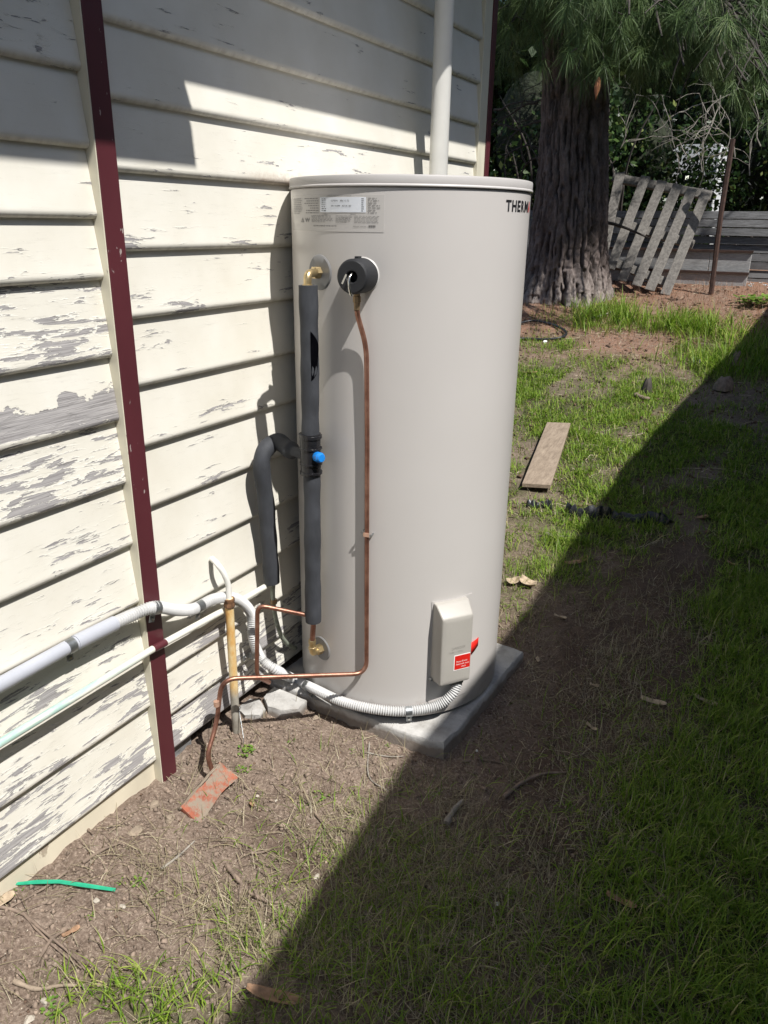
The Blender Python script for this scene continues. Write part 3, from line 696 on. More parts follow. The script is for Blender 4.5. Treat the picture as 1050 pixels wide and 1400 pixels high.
def panel(u0, u1, z0, z1, d, name, mat, par, tilt=0):
    mb = MB(); mb.add([B(u0, z0, d), B(u1, z0+tilt, d), B(u1, z1+tilt, d), B(u0, z1, d), B(u0, z0, d-.0005), B(u1, z0+tilt, d-.0005), B(u1, z1+tilt, d-.0005), B(u0, z1, d-.0005)], [(0,1,2,3),(4,7,6,5),(0,4,5,1),(1,5,6,2),(2,6,7,3),(3,7,4,0)])
    o = child(name, mb, mat, heater); o.parent = par; o.matrix_parent_inverse = Matrix.Identity(4); return o
def sub_of(o, par):
    w = o.matrix_parent_inverse; o.parent = par; o.matrix_parent_inverse = Matrix.Identity(4); return o
panel(-.008, .0475, .196, .248, .0518, 'label_border', M['white'], cov)
panel(-.0055, .0475, .1985, .2455, .0522, 'warning_label', M['red'], cov)
for i, (txt, z) in enumerate((('Please fill with', .2225), ('fitted with water', .2135), ('check', .2045))):
    me = glyph_text(txt, .0078)
    for v_ in me.vertices:
        p = B(.0+v_.co.x*.85+(.018 if i == 2 else 0), z+v_.co.y, .0526); v_.co = p
    me.materials.clear(); sub_of(link('label_text', me, M['white']), cov)
# embossed marks
me = glyph_text('DANGER', .013)
for v_ in me.vertices: v_.co = B(-.018+v_.co.x*.9, .268+v_.co.y, .0513)
me.materials.clear(); sub_of(link('embossed_text', me, M['plastic']), cov)
me = glyph_text('240V ~ 50Hz', .010)
for v_ in me.vertices: v_.co = B(-.026+v_.co.x*.9, .256+v_.co.y, .0513)
me.materials.clear(); sub_of(link('embossed_text', me, M['plastic']), cov)
# the loose end of the label that carries on across the tank
lab = MB(); n = 12; v = []; f = []
for i in range(n+1):
    t_ = i/n; a = -25.0+9.5*t_; zc = .212+.014*t_; hh = .024*(1-.30*t_)
    v += [TH(a, zc-hh-.004+.012*t_, .0035+.003*math.sin(t_*3.1)), TH(a, zc+hh+.004, .0035+.003*math.sin(t_*3.1))]
for i in range(n): f.append((2*i, 2*i+2, 2*i+3, 2*i+1))
lab.add(v, f); o = child('label_tail', lab, M['red'], heater, 60); md = o.modifiers.new('thick', 'SOLIDIFY'); md.thickness = .0005
for u, z in ((-.057, .153), ):
    child('cover_screw', MB().lathe([(0, .006), (.0045, .0055), (.005, 0), (.005, -.006)], B(u, z, .006), bd, 12), M['steel'], heater, 40)
child('cable_gland', MB().lathe([(0, 0), (.016, 0), (.016, -.014), (.013, -.016), (.013, -.028), (0, -.028)], B(.028, .150, .024), (0, 0, 1), 8), M['steel'], heater, 30)
child('saddle', MB().frame_box(B(.012, .138, .028), bs, bd, [0, 0, 1], .018, .008, .004), M['steel'], heater)

# ------------------------------------------------------------------ pipework
def P3(a): return np.array(a, float)
pa = np.array([.2265, 1.690])        # axis of the insulated riser
riser = thing('insulated_pipe', 'black foam insulated riser pipe strapped with tape on the left side of the heater', 'pipe', (pa[0], pa[1], ZI))
def wob(z, k): return np.array([math.sin(z*7+k)*.0015, math.cos(z*5+k)*.0015])
def foam_run(z0, z1, r, k):
    pts = []; rs = []
    for i in range(41):
        z = z0+(z1-z0)*i/40; q = pa+wob(z, k); pts.append((q[0], q[1], z)); rs.append(r*(1+.03*math.sin(z*31+k)+.02*math.sin(z*77)))
    return MB().tube(pts, rs, 28)
FR = .0245
o = child('foam_sleeve', foam_run(.900, T(426, 390, .055)[2], FR, 0), M['foam'], riser, 50)
o = child('foam_sleeve', foam_run(T(430, 847, .055)[2], .792, FR*.97, 2), M['foam'], riser, 50)
# torn slit: dark lens-shaped strip just proud of the sleeve, facing right
def slit(z0, z1, a0, wmax, r, seed):
    rr = random.Random(seed); v = []; f = []; n = 26
    for i in range(n+1):
        t_ = i/n; z = z0+(z1-z0)*t_; w = wmax*(math.sin(math.pi*t_)**.8)*(1+.15*math.sin(9*t_+seed))+.2; q = pa+wob(z, 0)
        for s_ in (0, .5, 1):
            a = math.radians(a0+w*s_); v.append((q[0]+(r+.0012)*math.cos(a), q[1]+(r+.0012)*math.sin(a), z))
    for i in range(n):
        for j in (0, 1): f.append((i*3+j, i*3+j+1, i*3+j+4, i*3+j+3))
    mb = MB(); mb.add(v, f); return mb
child('slit', slit(1.055, 1.185, -48, 62, FR, 1), M['foamcut'], riser, 60)
child('taped_tee', foam_run(.790, .907, FR*1.20, 4), M['tape'], riser, 50)
for zz, hh in ((.899, .004), (.866, .002), (.822, .0025), (.796, .003)):
    child('tape_ring', MB().lathe([(FR*1.20, -hh-.001), (FR*1.29, -hh), (FR*1.29, hh), (FR*1.20, hh+.001)], (pa[0], pa[1], zz), (0, 0, 1), 28), M['tape'], riser, 30)
bdir = np.array([.93, -.36, .05]); bdir /= np.linalg.norm(bdir)
cbase = P3((pa[0], pa[1], .846))+bdir*FR*1.12
child('blue_cap', MB().lathe([(.0, .026), (.0105, .026), (.0125, .023), (.0125, .019), (.0145, .018), (.0145, .004), (.0135, 0)], cbase, bdir, 14), M['blue'], riser, 25)
# top elbow to outlet flange
eo = P3(TH(AO, ZO, .018)); et = P3((pa[0], pa[1], ZO))
child('brass_elbow', MB().tube(fillet([P3(TH(AO, ZO, .008)), et, et-P3((0, 0, .045))], .016), .0105, 16), M['brass'], riser, 50)
child('elbow_collar', MB().lathe([(.0, .005), (.0135, .004), (.0135, -.006), (.0, -.007)], et-P3((0, 0, .030)), (0, 0, 1), 8), M['brass'], riser)
# bottom: copper stub, brass coupling, elbow into inlet flange
eb = P3((pa[0], pa[1], ZI))
eb = P3((TH(AI, ZI, .045)[0]+.008, TH(AI, ZI, .045)[1], ZI))
child('copper_stub', MB().tube([P3((pa[0], pa[1], T(430, 840, .055)[2])), P3((eb[0], eb[1], .235))], .0085, 14), M['copper'], riser, 50)
child('brass_coupling', MB().lathe([(0, .022), (.010, .021), (.012, .016), (.012, .004), (.0105, .002), (.0105, -.006), (.0125, -.008), (.0125, -.016), (0, -.017)], P3((eb[0], eb[1], .222)), (0, 0, 1), 8), M['brass'], riser)
child('brass_elbow', MB().tube(fillet([P3(TH(AI, ZI, .008)), eb, eb+P3((0, 0, .03))], .014), .0105, 16), M['brass'], riser, 50)

# insulated bend to the wall
bend = thing('insulated_pipe', 'black foam insulated bend hanging in front of the weatherboards left of the heater', 'pipe', (0.07, 1.7, 0.45))
q0 = P3((pa[0]-.022, pa[1]+.004, .842))
qA = P3(W(377, 604, .062)); qB = P3(W(358, 628, .050)); qC = P3(W(364, 690, .046)); qD = P3(W(372, 796, .044))
pp = curve([q0, P3(W(397, 615, .13)), qA, qB, qC, P3(W(368, 745, .044)), qD], 9)
child('foam_sleeve', MB().tube(pp, [.0135+.0095*min(1, max(0, (i-7)/4)) for i in range(len(pp))] if False else [(.015 if i < 8 else .0250)*(1+.04*math.sin(i*.9)) for i in range(len(pp))], 24), M['foam'], bend, 60)
cpts = [P3(W(374, 790, .042)), P3(W(373, 815, .034)), P3(W(377, 845, .03)), P3(W(386, 872, .025)), P3(W(399, 884, .01)), P3(W(406, 886, -.02))]
child('pipe_tail', MB().tube(curve(cpts, 6), .0075, 12), mottled('verdigris_pipe', (.30, .33, .27), .4, 40, .6, .3, .0004), bend, 60)
child('pipe_joint', MB().lathe([(0, .008), (.011, .007), (.011, -.008), (0, -.009)], P3(W(374, 822, .033)), (0, 0, 1), 12), M['brassdirty'], bend, 40)

# relief valve drain in copper
vx = P3(c0+d0*.036+np.array([0, 0, -.082]))
cp = thing('copper_drain_pipe', 'thin copper drain pipe from the relief valve down the heater and across to the soil', 'pipe', tuple(vx))
A1 = P3(T(489, 432, .030)); A2 = P3(T(501, 474, .016)); A3 = P3(T(502, 600, .014)); A4 = P3(T(501, 880, .014))
low = fillet([vx, A1, A2, A3, P3((A3[0]*.5+T(501, 919, .014)[0]*.5, A3[1]*.5+T(501, 919, .014)[1]*.5, T(501, 919, .014)[2])), ], .02)
K1 = P3(T(501, 921, .016)); K2 = P3(W(430, 922, .20)); K3 = P3(W(303, 928, .105)); K4 = P3(W(296, 990, .105)); K5 = P3(W(283, 1033, .115)); K6 = P3(W(291, 1056, .13))
pts = fillet([vx, A1, A2, A3, K1, K3, K4, K5, K6], .045, 9)
child('copper_tube', MB().tube(pts, .0068, 14), M['copper'], cp, 60)
child('flared_joint', MB().tube([P3(W(296, 962, .105))+P3((0, 0, .008)), P3(W(296, 962, .105))-P3((0, 0, .008))], .0082, 14), M['coppercollar'], cp, 40)
ck = P3(T(502, 730, .014))
cd = ck-P3((AX[0], AX[1], ck[2])); cd /= np.linalg.norm(cd); cs = np.cross([0, 0, 1], cd)
child('pipe_clip', MB().frame_box(ck+cd*.0085, cd, cs, [0, 0, 1], .001, .0085, .006), M['coppercollar'], cp)
for s_, dz in ((-1, .006), (1, -.002)):
    child('clip_screw', MB().lathe([(0, .012), (.004, .012), (.0042, .008), (.0022, .006), (.0022, -.012)], ck+cs*.0135*s_+P3((0, 0, dz))-cd*.004, cd, 8), M['steel'], cp)
cp2 = thing('copper_branch_pipe', 'short copper branch pipe from the foot of the insulated riser bending down beside the wall', 'pipe', (.05, 1.6, 0))
pts = fillet([P3((pa[0]-.005, pa[1], T(428, 840, .055)[2])), P3(W(352, 827, .10)), P3(W(351, 925, .08)), P3(W(368, 933, .07))], .03)
child('copper_tube', MB().tube(pts, .0068, 14), M['copper'], cp2, 60)

# flexible and rigid electrical conduit
cd_ = thing('electrical_conduit', 'grey and white ribbed electrical conduit clipped along the wall and round the heater foot', 'conduit', (0, 1, .3))
rig = [P3(W(-60, 969, .026)), P3(W(0, 936, .026)), P3(W(90, 886, .026)), P3(W(157, 852, .027))]
child('rigid_conduit', MB().tube(rig, .0165, 20), M['pvc'], cd_, 60)
child('conduit_socket', MB().tube([P3(W(103, 879, .026)), P3(W(157, 852, .027))], .0185, 20), M['pvc'], cd_, 60)
fx = [(W(152, 854, .027)), W(183, 840, .032), W(212, 830, .045), W(243, 834, .040), W(266, 832, .034), W(293, 819, .034), W(322, 818, .034), W(343, 838, .034), W(346, 872, .034), W(357, 900, .04)]
fx += [W(378, 916, .085), T(405, 930, .030), T(432, 943, .022), T(470, 960, .020), T(515, 970, .020), T(556, 972, .020), T(596, 965, .022), T(618, 950, .030), tuple(B(.028, .128, .024))]
cv = curve(fx, 30); cv = [p for p in cv]
# resample evenly and ripple
seg_l = np.cumsum([0]+[np.linalg.norm(cv[i+1]-cv[i]) for i in range(len(cv)-1)]); Ltot = seg_l[-1]
cva = np.array(cv); s_ = np.arange(0, Ltot, .0009); rip = np.stack([np.interp(s_, seg_l, cva[:, i]) for i in range(3)], 1)
rr = .0144+.0021*np.cos(s_*2*math.pi/.0072)
child('flexible_conduit', MB().tube(list(rip), list(rr), 14), M['conduit'], cd_, 60)
def saddle(c, tdir, ndir, r, w=.010):
    t_ = P3(tdir); t_ /= np.linalg.norm(t_); n_ = P3(ndir); n_ = n_-t_*(n_@t_); n_ /= np.linalg.norm(n_); b_ = np.cross(t_, n_)
    mb = MB(); v = []; f = []; k = 12
    for i in range(k+1):
        a = math.pi*i/k
        for (q, ww) in ((r, -w), (r, w), (r+.0016, w), (r+.0016, -w)): v.append(P3(c)+(b_*math.cos(a)+n_*math.sin(a))*q+t_*ww)
    for i in range(k):
        for j in range(4): j2 = (j+1) % 4; f.append((i*4+j, i*4+j2, (i+1)*4+j2, (i+1)*4+j))
    mb.add(v, f)
    down = b_ if b_[2] < 0 else -b_
    mb.frame_box(P3(c)+down*(r+.011)-n_*(r*.25), t_, down, n_, w*.85, .0125, .0009)
    o = child('saddle_clip', mb, M['steel'], cd_, 40)
    s2 = link('clip_screw', MB().lathe([(0, .004), (.0035, .0035), (.004, 0)], P3(c)+down*(r+.014)-n_*(r*.25-.001), n_, 10).mesh('clip_screw', 40), M['chrome'], o)
    return o
saddle(W(95, 883, .026), P3(W(110, 875, .026))-P3(W(80, 891, .026)), (1, -.2, 0), .0170)
saddle(W(212, 831, .044), P3(W(225, 831, .044))-P3(W(198, 835, .040)), (1, -.2, 0), .0165)
saddle(W(272, 829, .034), P3(W(285, 822, .034))-P3(W(262, 833, .034)), (1, -.2, 0), .0160)
saddle(W(347, 893, .036), P3(W(350, 900, .038))-P3(W(346, 880, .034)), (1, -.2, 0), .0160)
saddle(T(421, 938, .024), P3(T(432, 943, .022))-P3(T(410, 933, .028)), axdir(-112), .0160)
saddle(T(559, 972, .020), P3(T(575, 970, .02))-P3(T(545, 972, .02)), axdir(-68), .0160)

# old painted water pipe
wp = thing('water_pipe', 'old white and green painted water pipe running low along the weatherboards', 'pipe', (.02, 1, .3))
child('painted_tube', MB().tube([P3(W(-80, 1074, .026)), P3(W(0, 1016, .026)), P3(W(208, 888, .030)), P3(W(307, 834, .028)), P3(W(368, 799, .030)), P3(W(374, 796, .035))], .0095, 14), M['waterpipe'], wp, 60)
child('maroon_patch', MB().tube([P3(W(209, 887.5, .0302)), P3(W(226, 878.5, .0300))], .0102, 14), M['maroon'], wp, 60)

# rusty standpipe
sx_ = .05; top = P3(W(313, 818, sx_)); bot = P3(W(318, 985, sx_)); bot = P3((top[0]+.0, top[1]-.004, gz(sx_, top[1])-.03))
st = thing('standpipe', 'rusty upright pipe with a curved white top growing out of the soil by the wall', 'pipe', (top[0], top[1], 0))
child('rusty_tube', MB().tube([bot, top], .0125, 16), M['rustpipe'], st, 60)
child('coupling', MB().lathe([(.0125, .013), (.0165, .012), (.0165, .004), (.0155, .002), (.0155, -.004), (.0165, -.006), (.0165, -.014), (.0125, -.016)], top-P3((0, 0, .012)), (0, 0, 1), 10), M['rust'], st, 30)
child('white_bend', MB().tube(curve([top, P3(W(312, 800, sx_)), P3(W(306, 784, .045)), P3(W(297, 771, .03)), P3(W(290, 764, .0))], 6), .0085, 12), M['downpipe'], st, 60)
child('wire_tie', MB().tube([bot*0+P3((top[0]+.0135*math.cos(a), top[1]+.0135*math.sin(a), .055+.004*math.sin(a*2))) for a in np.linspace(0, 6.2, 20)]+[P3((top[0]+.05, top[1]-.03, -.015)), P3((top[0]+.07, top[1]-.055, -.01))], .0012, 6), M['steel'], st, 60)

# ------------------------------------------------------------------ objects on the ground near the wall
def drop(px, py, h=0.0):
    x, y = G(px, py); return P3((x, y, gz(x, y)+h))
# broken red brick, tilted
bx_, by_ = G(292, 1084)
bk = thing('broken_brick', 'broken red brick crusted with dried mud, tilted in the soil', 'brick', (bx_, by_, gz(bx_, by_)))
e0 = drop(250, 1118); e1 = drop(316, 1062); L = e1-e0; ln = np.linalg.norm(L); Ld = L/ln
import bmesh
def chunky(o_, ax_, ay_, az_, hx, hy, hz, seed, amp):
    bm = bmesh.new(); bmesh.ops.create_cube(bm, size=2); bmesh.ops.subdivide_edges(bm, edges=bm.edges, cuts=7, use_grid_fill=True); rr_ = random.Random(seed)
    for v_ in bm.verts:
        x_, y_, z_ = v_.co; taper = 1-.30*max(0, x_)**2*(z_ > 0); k_ = sum(abs(q) > .99 for q in (x_, y_, z_)); sh = 1-.035*(k_ >= 2)
        p = P3(o_)+P3(ax_)*x_*hx*sh+P3(ay_)*y_*hy*sh*taper+P3(az_)*z_*hz*sh*(1-.12*math.sin(x_*3+1))
        v_.co = Vector((p+P3([rr_.uniform(-amp, amp) for _ in range(3)])).tolist())
    me = bpy.data.meshes.new('chunk'); bm.to_mesh(me); bm.free(); smooth_mesh(me, 40); return me
Lh = P3((Ld[0], Ld[1], 0)); Lh /= np.linalg.norm(Lh); sdv = np.cross(Lh, [0, 0, 1])
bx3 = Lh*.965+P3((0, 0, .26)); by3 = sdv*.62+P3((0, 0, .78)); by3 -= bx3*(by3@bx3); by3 /= np.linalg.norm(by3); bx3 /= np.linalg.norm(bx3); bz3 = np.cross(bx3, by3); bz3 = -bz3 if bz3@sdv > 0 else bz3
bcen = (e0+e1)/2+P3((0, 0, .012))
child('brick_body', chunky(bcen, bx3, by3, bz3, ln*.44, .026, .032, 4, .0011), M['brick'], bk)
child('mud_crust', chunky(bcen+bz3*.0325-bx3*.006-by3*.001, bx3, by3, bz3, ln*.425, .026, .0032, 5, .0014), M['mortar'], bk)

def lump(c, r, seed, sq=.6, n=2):
    import bmesh
    bm = bmesh.new(); bmesh.ops.create_icosphere(bm, subdivisions=n, radius=1); rr_ = random.Random(seed); ph = [rr_.uniform(0, 6) for _ in range(6)]
    for v_ in bm.verts:
        d_ = 1+.25*math.sin(3*v_.co.x+ph[0])+.2*math.sin(4*v_.co.y+ph[1])+.18*math.sin(5*v_.co.z+ph[2])
        v_.co = Vector((v_.co.x*r*d_*rr_.uniform(.93, 1.07), v_.co.y*r*d_, v_.co.z*r*sq*d_))+Vector(c)
    me = bpy.data.meshes.new('lump'); bm.to_mesh(me); bm.free(); return me

# green plastic strip
g0, g1 = drop(22, 1212, .008), drop(158, 1218, .006); gm = drop(82, 1213, .009)
gs = tag(link('plastic_strip', MB().tube([g0, (g0+gm)/2+P3((0, 0, .002)), gm, (g1+gm)/2, g1], [.0035, .0052, .0048, .0052, .0042], 6), M['greenplastic'], None, 20), 'bright green plastic strip lying on bare soil near the wall', 'plastic strip')
# twigs, each its own object
def twig(pts, r, label, mat='twig', name='twig', group='twigs on the soil', lift=.004):
    P = []
    for q in pts:
        x, y = G(*q); P.append(P3((x, y, gz(x, y)+lift+r)))
    P = curve(P, 5); rs = [1.35*r*(1.0-.55*i/len(P))*(1+.18*math.sin(i*1.7)) for i in range(len(P))]
    return tag(link(name, MB().tube(P, rs, 7), M[mat], None, 60), label, 'twig', group)
twig([(92, 1193), (60, 1218), (14, 1247)], .0028, 'straight dark twig crossing under the green plastic strip')
twig([(-10, 1247), (28, 1250), (60, 1280), (95, 1305), (120, 1332)], .0034, 'long dark twig slanting down from the left edge of the photo')
twig([(32, 1252), (52, 1276), (80, 1302), (112, 1328)], .0026, 'thin twig lying right beside the long slanting one')
twig([(92, 1272), (72, 1290), (58, 1312), (52, 1325)], .0040, 'thick forked twig crossing over the long slanting one')
twig([(60, 1315), (56, 1335), (53, 1356)], .0025, 'short pale twig below the crossing twigs')
twig([(20, 1345), (50, 1356), (85, 1352), (116, 1350)], .0042, 'pale root half buried left of the lower grass tuft', 'plank')
twig([(113, 1180), (140, 1162), (165, 1153)], .0036, 'curved reddish twig on the soil right of the green strip')
twig([(120, 1135), (128, 1146)], .0030, 'short stub of twig standing near the plinth')
twig([(310, 1184), (325, 1205), (345, 1226), (350, 1233)], .0048, 'thick brown stick on the moist patch in the sun')
twig([(350, 1233), (368, 1237), (385, 1237)], .0040, 'short stick end at the foot of the thick brown stick')
twig([(343, 1168), (358, 1165), (374, 1161)], .0030, 'short pale stick on the dark moist soil')
twig([(221, 1190), (245, 1172), (266, 1150)], .0030, 'pale twig lying below the broken brick', 'twigpale')
twig([(430, 1112), (446, 1134), (464, 1158)], .0022, 'thin curved twig just outside the shadow edge')
twig([(688, 1095), (712, 1075), (740, 1062), (775, 1060)], .0050, 'bent grey stick in the shade right of the pad')
twig([(632, 1045), (665, 1040), (700, 1047)], .0026, 'thin straight twig in the shade near the pad corner')
twig([(872, 1160), (900, 1172), (940, 1185), (965, 1203)], .0036, 'long thin root curving through the shaded grass')
twig([(860, 1200), (890, 1215), (915, 1240)], .0045, 'dark thick twig among the shaded grass tufts')
twig([(610, 1130), (622, 1112), (633, 1100)], .0070, 'short chunky piece of bark in the shade', 'twigpale')
twig([(500, 1034), (530, 1036), (552, 1038)], .0018, 'straw coloured straight twig near the front of the pad', 'twigpale')
twig([(505, 1018), (504, 1065), (530, 1083)], .0020, 'pale bent twig standing out in the sun by the pad', 'twigpale')
twig([(664, 945), (655, 958), (652, 980)], .0034, 'curved grey twig beside the right edge of the pad', 'twigpale')
twig([(800, 1110), (850, 1100), (905, 1080)], .0025, 'thin twig crossing the bare shaded path')

# dead leaves, each its own object
def leaf(px, py, ln_, wd, ang, label, mat='deadleafpale', curl=.25, lift=.007, tilt=.0):
    x, y = G(px, py); z = gz(x, y)+lift; n = 8; v = []; f = []
    for i in range(n+1):
        t_ = i/n; w = wd*math.sin(math.pi*min(.97, t_*.92+.05))**.7
        for s__ in (-1, -.5, 0, .5, 1):
            u = (t_-.5)*ln_; v.append((u, w*.5*s__, curl*ln_*((t_-.5)**2)+abs(s__)*wd*.22+.003*math.sin(7*t_+s__*2)))
    for i in range(n):
        for j_ in range(4): f.append((i*5+j_, i*5+j_+1, (i+1)*5+j_+1, (i+1)*5+j_))
    mb = MB(); mb.add(v, f); o = tag(link('dead_leaf', mb, M[mat], None, 60), label, 'leaf', 'dead leaves on the ground')
    o.location = (x, y, z); o.rotation_euler = (random.uniform(-.25, .25)+tilt, random.uniform(-.2, .2), math.radians(ang))
    md = o.modifiers.new('thick', 'SOLIDIFY'); md.thickness = .0008; return o
leaf(98, 1276, .040, .018, 60, 'rusty brown leaf beside the crossing twigs', 'deadleaf')
leaf(345, 1096, .030, .016, -30, 'small brown curled leaf just right of the broken brick', 'deadleaf')
leaf(893, 962, .085, .032, -5, 'largest tan leaf of the pair in the shade right of the pad')
leaf(963, 966, .075, .038, -15, 'broad flat tan leaf near the right side of the shaded path')
leaf(1030, 968, .045, .028, 15, 'pinkish curled leaf at the right edge of the photo', 'deadleaf')
leaf(808, 997, .055, .020, -40, 'pale narrow leaf in the shade on bare soil')
leaf(812, 938, .032, .018, 10, 'small oval pale leaf on the bare shaded path')
leaf(848, 1240, .075, .026, -12, 'dark brown leaf in the lower shaded grass', 'deadleaf')
leaf(375, 1368, .12, .030, 22, 'long brown leaf among grass at the bottom shadow edge', 'deadleaf')
leaf(722, 803, .090, .060, -25, 'big pale curled dead leaf beside the heater at the shadow edge', curl=.7, lift=.012)
leaf(702, 800, .060, .045, 30, 'smaller pale curled leaf touching the big one by the heater', curl=.9, lift=.012)
leaf(783, 772, .075, .030, 30, 'folded brown leaf at the shadow edge below the black edging', 'deadleaf')
leaf(797, 765, .065, .028, 75, 'upright brown leaf beside the folded one at the shadow edge', 'deadleaf', tilt=.5)
leaf(765, 850, .05, .02, 10, 'small tan leaf on the shaded soil right of the heater')
leaf(1000, 775, .05, .022, -20, 'small tan leaf in the shaded grass on the right', 'deadleaf')
leaf(960, 710, .06, .03, 40, 'tan leaf in shaded grass right of the black edging', 'deadleaf')
leaf(8, 1240, .05, .03, 70, 'pinkish stone coloured leaf by the left plinth', 'deadleafpale')
leaf(725, 512, .10, .04, 15, 'orange brown leaf on the far sunny soil beside the heater', 'deadleaf')
leaf(615, 1215-90, .03, .015, 0, 'tiny tan leaf beside the chunky bark piece')
leaf(925, 1190, .035, .016, 35, 'small tan leaf beside the long root in shade')
leaf(735, 905, .04, .016, -60, 'slim tan leaf on shaded soil beside the pad')
# white scraps and stones
def stone(px, py, r, label, mat='chip'):
    x, y = G(px, py); o = tag(link('stone', lump((x, y, gz(x, y)+r*.3), r, int(px*7+py)), M[mat]), label, 'stone', 'small pale stones'); return o
stone(681, 1233, .006, 'small white scrap in the shaded grass bottom centre', 'white')
stone(652, 1028, .0045, 'tiny white stone in the shade near the pad corner', 'white')
stone(132, 1233, .0065, 'pale stone on the soil below the green strip')
stone(433, 1197, .007, 'tan pebble at the edge of the shadow')
stone(168, 1240, .006, 'small pale pebble below the right end of the green strip')
stone(62, 1371, .008, 'pale stone beside the bottom left weed')
stone(40, 1396, .009, 'larger pale stone at the bottom left edge')
stone(378, 1093, .004, 'speck of pale gravel right of the brick')
stone(352, 1088, .004, 'tiny pale chip beside the brick leaf')
stone(212, 1102, .016, 'brown clod of soil left of the broken brick', 'mortar')
stone(232, 1122, .014, 'lumpy clod of dry soil below the brick', 'mortar')
stone(186, 1135, .015, 'dark clod of soil between plinth and brick', 'mortar')
stone(432, 985, .010, 'clod of soil against the foot of the pad', 'mortar')
stone(745, 468, .022, 'white pebble on the pine needle soil by the hose', 'white')

# ------------------------------------------------------------------ objects on the lawn
def at_ground(px, py): x, y = G(px, py); return P3((x, y, gz(x, y)))
# plank
c1, c2, c3, c4 = (at_ground(*q) for q in ((713, 671), (752, 675), (779, 589), (747, 587)))
mb = MB(); up_ = P3((0, 0, .022)); v = []
n = 14
for i in range(n+1):
    t_ = i/n
    for a_, b_ in ((c1, c4), (c2, c3)):
        p = a_+(b_-a_)*t_+P3((0, 0, .030)); v.append(p); v.append(p+up_)
f = []
for i in range(n):
    b = i*4; f += [(b+1, b+3, b+7, b+5), (b, b+4, b+6, b+2), (b, b+1, b+5, b+4), (b+3, b+2, b+6, b+7)]
f += [(0, 2, 3, 1), (n*4, n*4+1, n*4+3, n*4+2)]
mb.add(v, f); o = tag(link('plank', mb, M['plank'], None, 30), 'pale timber plank lying in the sunny grass', 'plank'); bevel(o, .002)
# black garden edging / torn plastic
ed = thing('garden_edging', 'torn strip of black plastic edging crossing the lawn into the shade', 'garden edging', tuple(at_ground(800, 705)))
def torn(pts, h, seed, name='plastic_strip'):
    rr_ = random.Random(seed); P = curve([at_ground(*q) for q in pts], 6); v = []; f = []
    for i, p in enumerate(P):
        d_ = P[min(i+1, len(P)-1)]-P[max(i-1, 0)]; s__ = np.cross(d_, [0, 0, 1]); s__ /= np.linalg.norm(s__)+1e-9
        hh = h*rr_.uniform(.6, 1.25)
        v += [p-s__*.03*rr_.uniform(.5, 1.3)+P3((0, 0, .004)), p+P3((0, 0, hh*.9)), p+s__*.02*rr_.uniform(.2, 1.3)+P3((0, 0, hh+.006)), p+s__*.05*rr_.uniform(.6, 1.3)+P3((0, 0, .003))]
    for i in range(len(P)-1):
        for j_ in range(3): f.append((i*4+j_, i*4+j_+1, (i+1)*4+j_+1, (i+1)*4+j_))
    mb = MB(); mb.add(v, f); o = child(name, mb, M['blackplastic'], ed, 25); o.modifiers.new('t', 'SOLIDIFY').thickness = .002
torn([(722, 688), (738, 691), (752, 690)], .03, 1); torn([(775, 700), (792, 704), (812, 703), (835, 706)], .045, 2); torn([(835, 706), (865, 709), (900, 709), (918, 716)], .03, 3)
# black hose loop
x0, y0 = G(745, 455)
hp = [(705, 447), (728, 443), (752, 446), (768, 453), (774, 460), (766, 465), (745, 466), (720, 465), (700, 466)]
P = curve([at_ground(*q)+P3((0, 0, .02)) for q in hp], 5)
tag(link('hose', MB().tube(P, .011, 10), M['blackplastic'], None, 60), 'loop of thin black hose on the needle covered soil behind the heater', 'hose')
# wood chunks in the shade, right
def chunk(px, py, s__, label, mat='twigpale', name='wood_chunk', h=1.0):
    p = at_ground(px, py); t = thing(name, label, 'wood', tuple(p)); rr_ = random.Random(px)
    mb = MB(); k = 9; v = []; f = []
    for (r_, z) in ((1, -.1), (.9, .35), (.65, .75), (.35, 1.0)):
        for i in range(k):
            a = 2*math.pi*i/k; q = s__*r_*(.75+.45*((i*5 % 4)/3)); v.append(p+P3((q*math.cos(a), q*math.sin(a), z*s__*h*(.8+.3*((i*3) % 4)/3))))
    for i in range(3):
        for j_ in range(k): j2 = (j_+1) % k; f.append((i*k+j_, i*k+j2, (i+1)*k+j2, (i+1)*k+j_))
    f.append(tuple(3*k+j_ for j_ in range(k))); mb.add(v, f); child('wood', mb, M[mat], t, 20)
chunk(990, 532, .085, 'broken grey stump of wood in the shaded grass', 'twig', h=.9)
chunk(1006, 500, .05, 'splintered grey wood standing just behind the broken stump', 'twig', h=2.2)
chunk(884, 538, .045, 'small upright splinter of dark wood on the sunny lawn', 'branchdark', h=2.2)
twig([(868, 545), (878, 549), (888, 549)], .014, 'short thick dark stick lying on the sunny lawn', 'twig', 'stick', None)
twig([(955, 492), (960, 503), (975, 508)], .010, 'pale curved stick on the lawn at the shadow edge', 'twigpale', 'stick', None)
twig([(800, 438), (825, 433), (842, 424)], .010, 'pale stick lying in front of the pine tree', 'twigpale', 'stick', None)
twig([(745, 733), (765, 736), (782, 737)], .007, 'tan stick on the lawn below the black edging', 'twigpale', 'stick', None)

